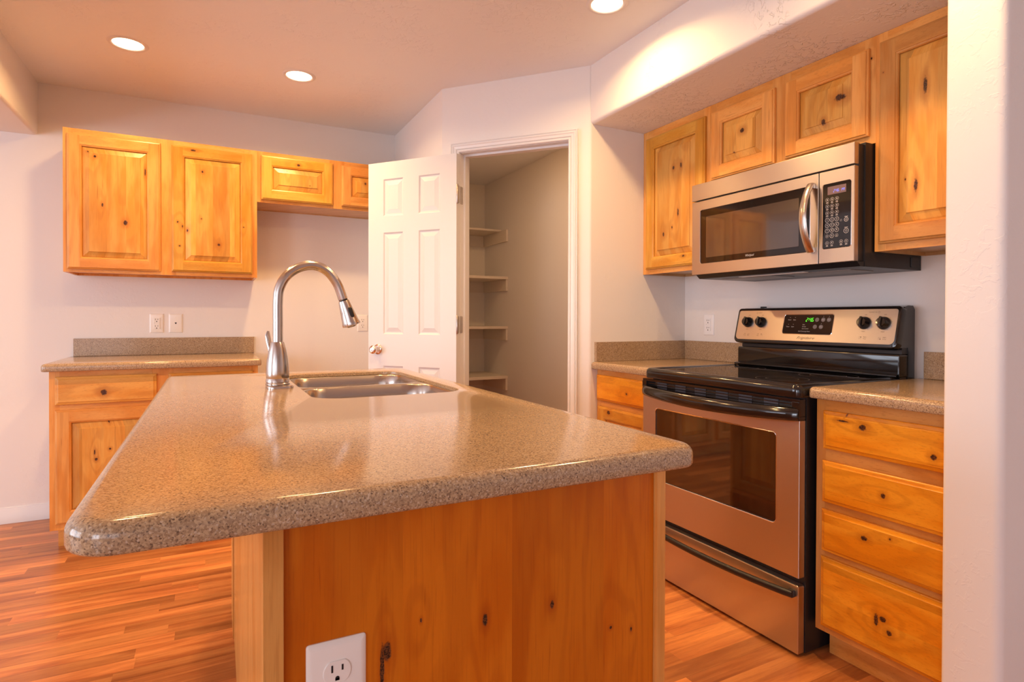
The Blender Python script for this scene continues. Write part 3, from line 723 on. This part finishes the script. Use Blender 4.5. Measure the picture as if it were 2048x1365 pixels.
drawer_front(t, frb, 2.896, 3.2930, .5370, .6730, [(-1.3092, 0.6084, 0.007, 0.007)])
drawer_front(t, frb, 2.895, 3.2930, .3750, .5125, [(-1.2534, 0.4619, 0.010, 0.007), (-1.3304, 0.485, 0.003, 0.003)])
drawer_front(t, frb, 2.893, 3.2930, .1250, .3550, [(-1.3108, 0.2379, 0.010, 0.008), (-1.2917, 0.2291, 0.006, 0.018), (-1.3299, 0.205, 0.008, 0.008), (-1.3, 0.1224, 0.012, 0.003)])
bm = nb(); loops(bm, top_loops((1.7663, XR-.001, -2.078, -1.6215), (.012, .001, .001, .003), .914, .876), cap0=True, cap1=True)
ct = tag(link('countertop', bm, MAT['stone'], smooth=30), 'short speckled worktop in the corner left of the range', 'worktop')
bm = nb(); box(bm, (XR-.020, -2.078, .9142), (XR-.001, -1.6415, 1.016), bev=.0012); box(bm, (1.786, -1.6410, .9142), (XR-.001, -1.6212, 1.016), bev=.0012); link('backsplash', bm, MAT['stone'], ct)
bm = nb(); loops(bm, top_loops((1.7663, XR-.001, -3.2935, -2.862), (.001, .001, .001, .012), .914, .876), cap0=True, cap1=True)
ct = tag(link('countertop', bm, MAT['stone'], smooth=30), 'short speckled worktop over the drawers right of the range', 'worktop')
bm = nb(); box(bm, (XR-.020, -3.2935, .9142), (XR-.001, -2.890, 1.016), bev=.0012); link('backsplash', bm, MAT['stone'], ct)

# ------------------------------------------------------------------ over-the-range microwave
t = thing('microwave', 'stainless steel over-the-range microwave with a curved vertical handle', 'microwave', (2.2, -2.48, 1.325))
fm = front_x(2.010, 0)
bm = nb()
loops(bm, [[(x, y, z) for x, z in ((2.062, 1.765), (2.062, 1.325), (XR-.002, 1.325), (XR-.002, 1.765))] for y in (-2.104, -2.868)], cap0=True, cap1=True)
# front skirt below the door
loops(bm, [[(x, y, z) for x, z in ((2.020, 1.3425), (2.040, 1.3255), (2.0618, 1.3255), (2.0618, 1.3425))] for y in (-2.104, -2.866)], cap0=True, cap1=True)
box(bm, (2.034, -2.862, 1.345), (2.0615, -2.090, 1.758))
link('body', bm, MAT['blacksatin'], t)
bm = nb()
bm2f = Fr((0, 0, 1.325), (0, -1, 0), (0, 0, -1), (1, 0, 0))
for a, b in ((2.16, 2.44), (2.50, 2.78)):
    slab(bm, bm2f, a, b, 2.12, 2.27, .012, 0, .0035, .001)
link('grease_filter', bm, MAT['cav'], t)
bm = nb(); slab(bm, bm2f, 2.30, 2.62, 2.075, 2.105, .004, 0, .002, .0008); link('light_cover', bm, MAT['plate'], t)
bm = nb(); fs = Fr((0, -2.868, 0), (1, 0, 0), (0, -1, 0)); slab(bm, fs, 2.345, 2.395, 1.335, 1.372, .003, 0, .003, .001); link('side_cap', bm, MAT['blacksatin'], t)
bm = nb(); slab(bm, fm, 2.084, 2.861, 1.6865, 1.7620, .0015, -.028, 0, .0015); link('vent_grille', bm, MAT['steel'], t)
# door
def plate_hole(bm, fr, u0, u1, v0, v1, r, a0, a1, b0, b1, hr, n0, n1, e=.0015, mi=0, mh=1, depth=.006, rim=.0022, seg=6):
    """flat front with a rounded window opening lined by a bright rim"""
    out = [rr_loop(fr, u0, u1, v0, v1, r, n0, 0, seg), rr_loop(fr, u0, u1, v0, v1, r, n1-e, 0, seg), rr_loop(fr, u0, u1, v0, v1, r, n1, e, seg)]
    inn = [rr_loop(fr, a0, a1, b0, b1, hr, n1, -rim, seg), rr_loop(fr, a0, a1, b0, b1, hr, n1+.0008, -rim*.5, seg), rr_loop(fr, a0, a1, b0, b1, hr, n1-.001, 0, seg), rr_loop(fr, a0, a1, b0, b1, hr, n1-depth, 0, seg)]
    loops(bm, out+inn, mi=lambda i, j: mh if i >= 3 else mi, cap0=True)
bm = nb(); plate_hole(bm, fm, 2.0855, 2.7245, 1.3435, 1.6805, .0015, 2.137, 2.690, 1.3935, 1.6380, .010, -.024, 0)
door = link('door', bm, [MAT['steel'], MAT['chrome']], t)
bm = nb(); slab(bm, fm, 2.1372, 2.6898, 1.3937, 1.6378, .0098, -.006, -.0022, .0008); gl = link('door_glass', bm, MAT['glassblack'], door)
bm = nb(); slab(bm, fm, 2.171, 2.643, 1.4185, 1.6050, .004, -.0022, -.0017, .0002); link('window_mesh', bm, MAT['meshglass'], door)
bm = nb(); text_bm(bm, 'Whirlpool', fm, 2.412, 1.4065, .0135, -.0021, .0004, shear=.35, squash=.78)
link('logo_text', bm, MAT['print'], door)
bm = nb(); pts = []
for i in range(15):
    a = i/14; z = 1.390+.254*a; pts.append(fm.p(2.7020-.004*math.sin(PI*a), z, .012+.040*math.sin(PI*a)**.8))
tube(bm, pts, [(.0060, .0165)]*15, 14)
for z in (1.397, 1.637): fbox(bm, fm, 2.697, 2.713, z-.010, z+.010, .0, .016, bev=.002)
link('handle', bm, MAT['steelv'], door, smooth=45)
# control panel
bm = nb(); plate_hole(bm, fm, 2.7275, 2.8610, 1.3435, 1.6805, .0015, 2.7420, 2.8490, 1.3975, 1.6320, .007, -.024, 0)
cp_ = link('control_panel', bm, [MAT['steel'], MAT['chrome']], t)
bm = nb(); slab(bm, fm, 2.7422, 2.8488, 1.3977, 1.6318, .0068, -.006, -.0012, .0006); link('touch_panel', bm, MAT['glassblack'], cp_)
bm = nb(); slab(bm, fm, 2.7605, 2.8305, 1.5925, 1.6215, .001, -.0012, -.0008, .0001); link('display', bm, MAT['lcd'], cp_)
bm = nb(); seven(bm, fm, '2:46', 2.782, 1.5990, .0105, -.0006); seven(bm, fm, 'PM', 2.8130, 1.5990, .0095, -.0006); link('clock_digits', bm, MAT['blue'], cp_)
bm = nb(); n_ = -.0010
cols = (2.7595, 2.7778, 2.7962)
for r_, z in enumerate((1.5010, 1.4815, 1.4620)):
    for c_, u in enumerate(cols):
        ringm(bm, fm, u, z, .0070, .0080, n_); text_bm(bm, str(r_*3+c_+1), fm, u, z, .0100, n_)
ringm(bm, fm, cols[1], 1.4425, .0070, .0080, n_); text_bm(bm, '0', fm, cols[1], 1.4425, .0100, n_)
for u in (cols[0], cols[2]): ringm(bm, fm, u, 1.4420, .0052, .0059, n_); disc(bm, fm, u, 1.4420, .0018, n_, 8)
for z in (1.5750, 1.5510, 1.5270):
    for u in cols:
        ringm(bm, fm, u, z, .0062, .0069, n_); fbox(bm, fm, u-.0016, u+.0016, z-.0024, z+.0024, n_, n_+.0002)
        for dz in (.0105, .0132): fbox(bm, fm, u-.0044, u+.0044, z-dz, z-dz+.0011, n_, n_+.0002)
for u in (cols[0], cols[1], 2.8130, 2.8320):
    ringm(bm, fm, u, 1.4170, .0058, .0065, n_); fbox(bm, fm, u-.0014, u+.0014, 1.4150, 1.4190, n_, n_+.0002)
    for dz in (.0100, .0125): fbox(bm, fm, u-.0042, u+.0042, 1.4170-dz, 1.4170-dz+.0011, n_, n_+.0002)
for z, r_ in ((1.4940, .0078), (1.4540, .0092)):
    ringm(bm, fm, 2.8315, z, r_-.0012, r_, n_); ringm(bm, fm, 2.8315, z, r_*.38, r_*.5, n_, 4)
    fbox(bm, fm, 2.8255, 2.8375, z+r_+.002, z+r_+.0035, n_, n_+.0002)
ringm(bm, fm, 2.8120, 1.4940, .0030, .0036, n_)
link('keypad', bm, MAT['print'], cp_)

# ------------------------------------------------------------------ range
t = thing('range', 'stainless and black freestanding electric range with an oven window', 'range', (2.07, -2.465, 0))
fo = front_x(1.745, 0)
bm = nb(); box(bm, (1.777, -2.851, .012), (2.385, -2.089, .8745)); box(bm, (1.83, -2.83, 0), (2.35, -2.11, .012))
link('body', bm, MAT['blacksatin'], t)
# drawer with its bar handle
bm = nb(); slab(bm, fo, 2.060, 2.848, .012, .242, (.004, .004, .008, .008), -.030, 0, .003)
dr = link('storage_drawer', bm, MAT['steel'], t)
def bow(bm, fr, u0, u1, v, dv, n0, n1, ra, rb, n=28, mi=0):
    pts = []; rad = []
    for i in range(n+1):
        a = i/n; s = math.sin(PI*a); pts.append(fr.p(u0+(u1-u0)*a, v-dv*s, n0+(n1-n0)*s**.7)); rad.append((ra, rb))
    tube(bm, pts, rad, 14, mi)
bm = nb(); bow(bm, fo, 2.082, 2.834, .214, .004, .012, .040, .0125, .010)
fbox(bm, fo, 2.080, 2.100, .202, .226, 0, .018, bev=.003); fbox(bm, fo, 2.816, 2.836, .202, .226, 0, .018, bev=.003)
link('drawer_handle', bm, MAT['blacksatin'], dr, smooth=50)
# oven door
bm = nb(); plate_hole(bm, fo, 2.058, 2.848, .268, .7975, .002, 2.1400, 2.7560, .4290, .7420, .014, -.030, 0, depth=.008, rim=.0035)
od = link('oven_door', bm, [MAT['steel'], MAT['chrome']], t)
bm = nb(); slab(bm, fo, 2.1402, 2.7558, .4292, .7418, .0138, -.0080, -.0050, .001); link('oven_window', bm, MAT['ovenglass'], od)
bm = nb()   # black upper trim with louvres and the bowed handle
fbox(bm, fo, 2.057, 2.848, .7980, .8100, -.030, .002, bev=.0015)
fbox(bm, fo, 2.057, 2.848, .8590, .8690, -.030, .001, bev=.0015)
fbox(bm, fo, 2.057, 2.085, .8100, .8600, -.030, .004, bev=.002); fbox(bm, fo, 2.820, 2.848, .8100, .8600, -.030, .004, bev=.002)
fbox(bm, fo, 2.085, 2.820, .8100, .8600, -.030, -.022)
for z in (.8290, .8395, .8500): fbox(bm, fo, 2.085, 2.820, z-.0014, z+.0014, -.022, -.002)
link('vent_trim', bm, MAT['black'], od)
for i in range(6):
    bm = nb(); u = 2.13+i*.112; fbox(bm, fo, u, u+.060, .8235, .8560, -.0218, -.0200)
    link('vent_slot', bm, MAT['btn'], od)
bm = nb()
def hprof(a):
    s = math.sin(PI*a); n0 = .006+.062*s**.55; h = .042+.006*s; zc = .8190-.008*s
    return n0, h, zc
Lh = []
for i in range(41):
    a = i/40; n0, h, zc = hprof(a); u = 2.060+.786*a
    pts = []
    for k in range(16):
        an = 2*PI*k/16; pts.append(fo.p(u, zc+h*.52*math.sin(an)-.004*math.cos(an), n0-.012+.015*math.cos(an)))
    Lh.append(pts)
loops(bm, Lh, cap0=True, cap1=True)
link('handle', bm, MAT['black'], od, smooth=50)
# cooktop: rounded frame round a recessed glass
fc = Fr((0, 0, .875), (0, -1, 0), (0, 0, 1), (1, 0, 0))   # u=-y, v=x, n=up
bm = nb()
O = (2.080, 2.858, 1.728, 2.335); R4 = (.030, .030, .006, .006)
def cl(ins, n_, rr=R4): return rr_loop(fc, *O, rr, n_, ins, 8)
loops(bm, [cl(.010, 0), cl(.002, .001), cl(.0, .005), cl(0, .026), cl(.003, .0355), cl(.009, .0420), cl(.017, .0445), cl(.026, .0440), cl(.034, .0410), cl(.035, .0400)], cap0=True)
ck = link('cooktop_frame', bm, MAT['black'], t, smooth=40)
bm = nb(); loops(bm, [cl(.0348, .0385), cl(.0348, .0402)], cap0=True, cap1=True); cg = link('cooktop_glass', bm, MAT['glassblack'], ck)
for (u, x_, r_) in ((2.27, 1.90, .115), (2.66, 1.90, .092), (2.27, 2.17, .078), (2.66, 2.17, .105)):
    bm = nb(); fg = Fr((0, 0, .885+.0303), (0, -1, 0), (0, 0, 1), (1, 0, 0))
    for rr_ in (r_, r_*.62): ringm(bm, fg, u, x_, rr_-.0012, rr_, .0001, 48)
    link('burner_ring', bm, MAT['btn'], cg)
# backguard
bm = nb()
fbk = Fr((2.300, 0, 0), (0, -1, 0), (-1, 0, 0))
slab(bm, fbk, 2.100, 2.858, .9190, 1.0060, (.004, .004, .010, .010), -.05, 0, .007)
fbox(bm, fbk, 2.105, 2.855, .8840, .9185, -.06, -.005)
lp = [(2.285, .9195), (2.278, .9225), (2.278, .927), (2.285, .930), (2.299, .9305)]
loops(bm, [[(x, -2.100, z) for x, z in lp], [(x, -2.857, z) for x, z in lp]], closed=False)
link('rear_panel', bm, MAT['black'], t, smooth=35)
bm = nb(); fbox(bm, fbk, 2.112, 2.855, 1.0062, 1.0300, -.07, -.018); link('rear_vent', bm, MAT['blacksatin'], t)
fp = Fr((2.270, 0, 1.0275), (0, -1, 0), (-.971, 0, .238), (.238, 0, .971))
bm = nb()
slab(bm, fp, 2.0985, 2.8620, 0, .1680, (.024, .024, .016, .016), -.03, .0, .006)
# hood body behind the slanted face
loops(bm, [[(x, y, z) for x, z in ((2.300, 1.030), (2.332, 1.186), (2.352, 1.1915), (2.385, 1.1905), (2.397, 1.176), (2.397, .885), (2.352, .885), (2.352, 1.030))] for y in (-2.103, -2.8575)], cap0=True, cap1=True)
bg = link('backguard', bm, MAT['black'], t, smooth=30)
bm = nb(); slab(bm, fp, 2.1100, 2.8500, .0150, .1550, (.020, .020, .010, .010), .0001, .0012, .0005); link('control_fascia', bm, MAT['steel'], bg)
bm = nb(); slab(bm, fp, 2.3650, 2.5980, .0480, .1340, .010, .0012, .0020, .0006); slab_ = link('display_panel', bm, MAT['glassblack'], bg)
bm = nb(); ro = [rr_loop(fp, 2.3650, 2.5980, .0480, .1340, .010, .0013, -.0025), rr_loop(fp, 2.3650, 2.5980, .0480, .1340, .010, .0019, -.0010), rr_loop(fp, 2.3650, 2.5980, .0480, .1340, .010, .0014, .0003)]
loops(bm, ro); link('display_rim', bm, MAT['chrome'], bg)
bm = nb(); seven(bm, fp, '2:46', 2.4720, .1020, .0175, .0024); link('clock_digits', bm, MAT['green'], bg)
bm = nb()
bm.free()
for u, v in ((2.5245, .111), (2.5525, .111), (2.5780, .111), (2.5195, .080), (2.5470, .080)):
    bm = nb(); lathe(bm, [(.0093, 0), (.0093, .0003)], fp.p(u, v, .0019), fp.n, 18); link('touch_button', bm, MAT['btn'], bg)
def legend(name, m, parts, marks=None):
    bm = nb()
    for (s_, u, v, h, al, sq, shr) in parts: text_bm(bm, s_, fp, u, v, h, .0023 if m == 'print' else .0013, align=al, squash=sq, shear=shr)
    if marks: marks(bm)
    link(name, bm, MAT[m], bg)
C_ = 'CENTER'
legend('display_label', 'print', [('Self-Cleaning Oven', 2.472, .0590, .0072, C_, 1., 0)])
legend('display_label', 'print', [('Door Locked', 2.4600, .0710, .0062, 'LEFT', .9, 0)])
legend('display_label', 'print', [('Preheat', 2.4600, .0800, .0062, 'LEFT', .9, 0)])
legend('display_label', 'print', [('Heat', 2.4600, .0890, .0062, 'LEFT', .9, 0)])
for u, v, s_ in ((2.393, .110, 'Clock'), (2.418, .110, 'Bake'), (2.389, .079, 'Timer'), (2.413, .079, 'Start')):
    legend('display_label', 'print', [(s_, u, v, .0066, C_, 1., 0)], lambda bm: disc(bm, fp, u+.002, v+.0110, .0012, .0023, 6))
for u, v, s_ in ((2.5525, .111, 'Bake'), (2.5780, .111, 'Start'), (2.5470, .080, 'Clear')):
    legend('button_label', 'print', [(s_, u, v, .0060, C_, 1., 0)], lambda bm: disc(bm, fp, u, v+.0145, .0012, .0023, 6))
legend('logo_text', 'printdark', [('Frigidaire', 2.481, .0300, .0165, C_, 1.35, .5)])
for u, s1, s2 in ((2.170, 'Left', 'Front'), (2.245, 'Left', 'Rear'), (2.728, 'Right', 'Rear'), (2.803, 'Right', 'Front')):
    left = s1 == 'Left'; uu = u-.008 if left else u+.010; k = u+.010 if left else u-.012
    def marks(bm):
        for a, b in ((0, 0), (.006, 0), (0, -.006), (.006, -.006)): ringm(bm, fp, k+a, .0415+b, .0018, .0022, .0013, 8)
        disc(bm, fp, k+(0 if left else .006), .0415+(-.006 if s2 == 'Front' else 0), .0022, .0014, 8)
        for a in range(-4, 5):
            an = PI*(-.5+a*.19)
            if a: disc(bm, fp, u+.0305*math.cos(an), .098+.0305*math.sin(an), .0009, .0013, 5)
    legend('knob_label', 'printdark', [(s1, uu, .0420, .0062, C_, 1., 0), (s2, uu, .0350, .0062, C_, 1., 0), ('OFF', u+.001, .1315, .0058, C_, 1., 0), ('HIGH', u, .0640, .0058, C_, 1., 0)], marks)
legend('indicator_light', 'printdark', [('ELEMENT', 2.2300, .1435, .0052, C_, 1., 0)], lambda bm: ringm(bm, fp, 2.2130, .1435, .0026, .0033, .0013, 12))
legend('indicator_light', 'printdark', [('ELEMENT ON', 2.7560, .1420, .0052, C_, 1., 0)], lambda bm: ringm(bm, fp, 2.7790, .1420, .0030, .0037, .0013, 12))
for u in (2.170, 2.245, 2.728, 2.803):
    bm = nb(); lathe(bm, [(.0250, 0), (.0255, .003), (.0243, .008), (.0215, .013), (.0200, .021), (.0170, .026), (.004, .0265)], fp.p(u, .098, .0013), fp.n, 26)
    slab(bm, fp, u-.0050, u+.0050, .0785, .1190, .0045, .022, .0340, .003)
    link('control_knob', bm, MAT['black'], bg, smooth=40)
bm = nb(); box(bm, (2.365, -2.195, 1.1905), (2.39, -2.178, 1.1985), bev=.002); link('rear_clip', bm, MAT['blacksatin'], bg)

# ------------------------------------------------------------------ island
IY0, IY1, IXR = -3.330, -1.630, .7020
t = thing('kitchen_island', 'alder island cabinet with a knotty end panel carrying the sink worktop', 'kitchen island', (.39, -2.48, 0))
bm = nb(); prism(bm, [(.068, -3.316), (IXR, -3.316), (IXR, IY1), (.084, IY1)], .102, .8755)
prism(bm, [(.068, -3.316), (IXR-.05, -3.316), (IXR-.05, IY1), (.084, IY1)], 0, .102)
carc = bm
# leave the sink bowls clear: carcass is an open-topped shell
bm.free(); bm = nb()
prism(bm, [(.068, -3.316), (IXR, -3.316), (IXR, -3.298), (.068, -3.298)], .102, .8755)
prism(bm, [(.068, -3.298), (.090, -3.298), (.102, IY1+.018), (.084, IY1+.018)], .0, .8755)
prism(bm, [(.084, IY1+.018), (IXR, IY1+.018), (IXR, IY1), (.084, IY1)], .0, .8755)
prism(bm, [(.090, -3.298), (IXR, -3.298), (IXR, IY1+.018), (.102, IY1+.018)], .102, .120)
prism(bm, [(.090, -3.298), (IXR-.05, -3.298), (IXR-.05, IY1+.018), (.102, IY1+.018)], .0, .102)
link('carcass', bm, WV, t)
EP = wood('island_end_panel', (.74, .200, .008), (.64, .145, .003), (.34, .050, .002), stave=.175, pins=False, rough=.36, contrast=.9, figure=1.5, sv=.16,
          knots=[(-3.1043, 0.6677, 0.006, 0.013), (-3.1113, 0.6478, 0.003, 0.030), (-2.9529, 0.6777, 0.0040, 0.010), (-2.8336, 0.6738, 0.0035, 0.006), (-2.7164, 0.6079, 0.0025, 0.0025), (-2.6721, 0.5945, 0.002, 0.004), (-3.0546, 0.7003, 0.0015, 0.003)])
bm = nb(); box(bm, (.0840, -3.3245, .0), (.7015, -3.3165, .8755)); link('end_panel', bm, EP, t)
bm = nb(); box(bm, (.0588, -3.3330, .0), (.0836, -3.3165, .8755), bev=.0008); link('corner_post', bm, WV, t)
# back (left) side: framed panelling running to the far end, ending on a slightly proud post
def sk(y): return .0588+(y+3.333)/1.70*.0172
def sbox(bm, y0, y1, z0, z1, d0, d1, mi=0):
    loops(bm, [[(sk(y0)+d0, y0, z0), (sk(y0)+d1, y0, z0), (sk(y0)+d1, y0, z1), (sk(y0)+d0, y0, z1)], [(sk(y1)+d0, y1, z0), (sk(y1)+d1, y1, z0), (sk(y1)+d1, y1, z1), (sk(y1)+d0, y1, z1)]], mi, cap0=True, cap1=True)
bm = nb()
sbox(bm, -3.3160, -2.975, 0, .8755, 0, .0092); sbox(bm, -2.965, -1.86, 0, .8755, .0012, .0080); sbox(bm, -2.975, -2.965, 0, .8755, .004, .0080)
sbox(bm, -1.85, -1.63, 0, .8755, -.003, .0080)
link('back_panelling', bm, WV, t)
fi = Fr((.7216, 0, 0), (0, 1, 0), (1, 0, 0))
bm = nb(); st = [(-3.333, -3.296), (-2.915, -2.865), (-2.475, -2.425), (-2.055, -2.005), (-1.668, IY1)]
for a, b in st: fbox(bm, fi, a, b, .0 if a < -3.3 else .102, .8755, -.0192, 0, 0)
for (a, b), (c, d) in zip(st, st[1:]):
    for z0, z1 in ((.102, .140), (.668, .724), (.835, .8755)): fbox(bm, fi, b, c, z0, z1, -.0192, -.0003, 1)
link('face_frame', bm, [WV, WH], t)
for a, b in ((-3.308, -2.902), (-2.878, -2.462), (-2.438, -2.042), (-2.018, -1.656)):
    drawer_front(t, fi, a, b, .7125, .8470); raised_door(t, fi, a, b, .1300, .6870)
# worktop with the sink cut-out
X0, X1, Y0, Y1 = -.146, .776, -3.371, -1.545
bm = nb(); sg = 8; top = .914
OR = (.060, .045, .045, .045)
HX0, HX1, HY0, HY1, HR = .2560, .7020, -2.4740, -1.6990, .085
def IL(ins, z): return [(a, b, z) for a, b in rrect(X0+ins, X1-ins, Y0+ins, Y1-ins, [r-ins for r in OR], sg)]
def HL(ins, z): return [(a, b, z) for a, b in rrect(HX0-ins, HX1+ins, HY0-ins, HY1+ins, HR+ins, sg)]
e = .0175; L = [IL(.03, .876)]
for k in range(4): an = .5*PI*k/3; L.append(IL(.007*(1-math.sin(an)), .876+.007*(1-math.cos(an))))
for k in range(7): an = .5*PI*k/6; L.append(IL(e*(1-math.cos(an)), top-e*(1-math.sin(an))))
L += [HL(.003, top), HL(.0008, top-.0008), HL(0, top-.003), HL(0, .9010), HL(.05, .9010), HL(.052, .8990), IL(.032, .8990) if False else HL(.053, .8985)]
loops(bm, L)
V0 = IL(.03, .876); loops(bm, [V0, [(x, y, .8985) for x, y, z in V0], HL(.053, .8985)])
bmesh.ops.remove_doubles(bm, verts=bm.verts, dist=.00005)
itop = tag(link('island_worktop', bm, MAT['stone'], smooth=32), 'long speckled brown island worktop with rounded edges and a double sink', 'worktop')

# ------------------------------------------------------------------ sink
t = thing('kitchen_sink', 'undermounted stainless double-bowl sink in the island worktop', 'sink', (.479, -2.0865, .70))
bm = nb()
def RL(x0, x1, y0, y1, r, z, n=10): return [(a, b, z) for a, b in rrect(x0, x1, y0, y1, r, n)]
ZR = .9004; ym = -2.075
outer = (.236, .722, -2.494, -1.679)
def bowl(y0, y1, cell):
    x0, x1 = .262, .696
    L = [RL(*cell, .004 if True else 0, ZR), RL(x0-.004, x1+.004, y0-.004, y1+.004, .094, ZR), RL(x0, x1, y0, y1, .090, ZR-.004)]
    for z, i in ((.86, .004), (.80, .009), (.75, .014), (.728, .018), (.716, .026), (.7085, .038), (.706, .055)):
        L.append(RL(x0+i, x1-i, y0+i, y1-i, max(.086-i*.2, .05), z))
    L.append(RL((x0+x1)/2-.045, (x0+x1)/2+.045, (y0+y1)/2-.045, (y0+y1)/2+.045, .0449, .7045))
    L.append(RL((x0+x1)/2-.043, (x0+x1)/2+.043, (y0+y1)/2-.043, (y0+y1)/2+.043, .0429, .7000))
    loops(bm, L, cap1=True)
bowl(ym+.012, -1.702, (outer[0], outer[1], ym, outer[3])); bowl(-2.470, ym-.012, (outer[0], outer[1], outer[2], ym))
o = link('basin', bm, MAT['basin'], t, smooth=50)
for y in (ym/2-.851+.006, (-2.470+ym-.012)/2):
    bm = nb(); lathe(bm, [(.041, .0), (.041, .003), (.036, .0035), (.030, .001), (.001, .001)], (.479, y, .7002), seg=24); link('strainer', bm, MAT['chrome'], t, smooth=40)

# ------------------------------------------------------------------ faucet
FX, FY = .1935, -2.120
t = thing('kitchen_faucet', 'brushed nickel gooseneck pull-down faucet beside the island sink', 'faucet', (FX, FY, .914))
bm = nb(); fz = Fr((FX+.002, FY-.004, .9142), (1, 0, 0), (0, 0, 1), (0, 1, 0)); slab(bm, fz, -.036, .042, -.050, .050, .020, 0, .0085, .0035, seg=8); link('deck_plate', bm, MAT['nickel'], t, smooth=40)
bm = nb()
lathe(bm, [(.0350, .9227), (.0365, .9240), (.0365, .9275), (.0345, .9300), (.0345, .9310), (.0362, .9330), (.0350, .9400), (.0335, .9440), (.0345, .9470), (.0350, .9600), (.0345, .9800), (.0325, 1.000),
           (.0295, 1.020), (.0255, 1.040), (.0215, 1.054), (.0190, 1.0600), (.0175, 1.0602)], (FX, FY, 0), seg=36)
link('body', bm, MAT['steelv'], t, smooth=35)
pth = [(.1942, 1.0550), (.1942, 1.12), (.1944, 1.190), (.1995, 1.2330), (.2210, 1.2730), (.2590, 1.3010), (.3055, 1.3100), (.3480, 1.2930), (.3800, 1.2520), (.3975, 1.2060), (.3990, 1.2015)]
pts = spline([(x, FY, z) for x, z in pth], 7)
bm = nb(); tube(bm, pts, .0155, 24); link('spout', bm, MAT['nickel'], t, smooth=60)
hd = (Vector((.4262, FY, 1.1190))-Vector((.3990, FY, 1.2015))).normalized(); h0 = Vector((.3990, FY, 1.2015))
bm = nb(); lathe(bm, [(.0143, -.001), (.0143, .0065)], h0, hd, 24); link('seal_ring', bm, MAT['rubber'], t, smooth=40)
bm = nb(); lathe(bm, [(.0160, .0060), (.0172, .0068), (.0190, .016), (.0228, .045), (.0278, .080), (.0305, .090), (.0298, .0925), (.0245, .0935), (.023, .0915)], h0, hd, 32)
sh = link('spray_head', bm, MAT['nickel'], t, smooth=35)
bm = nb(); lathe(bm, [(.0222, .0916), (.0222, .0940), (.014, .0985), (.013, .0935)], h0, hd, 24); link('nozzle', bm, MAT['knobmetal'], sh, smooth=40)
bd = Vector((.30, -.92, .10)); bd = (bd-hd*bd.dot(hd)).normalized()
fb = Fr(h0+hd*.050+bd*.0222, hd.cross(bd), bd, -hd)
bm = nb(); slab(bm, fb, -.0075, .0075, -.019, .019, .0074, -.004, .0038, .0025, seg=8); link('spray_button', bm, MAT['rubber'], sh, smooth=50)
bm = nb(); tube(bm, [(FX-.010, FY+.030, 1.000), (FX-.013, FY+.046, 1.006), (FX-.017, FY+.050, 1.030), (FX-.022, FY+.052, 1.058), (FX-.0255, FY+.054, 1.082), (FX-.0235, FY+.054, 1.094)], [.010, .009, (.006, .008), (.005, .0095), (.004, .0085), (.002, .004)], 12)
link('lever', bm, MAT['nickel'], t, smooth=60)

# ------------------------------------------------------------------ island outlet
duplex(front_y(.1508, -3.3245, .6420), 'large white duplex outlet on the knotty island end panel', MAT['plate'], .0785, .124, 1.06)
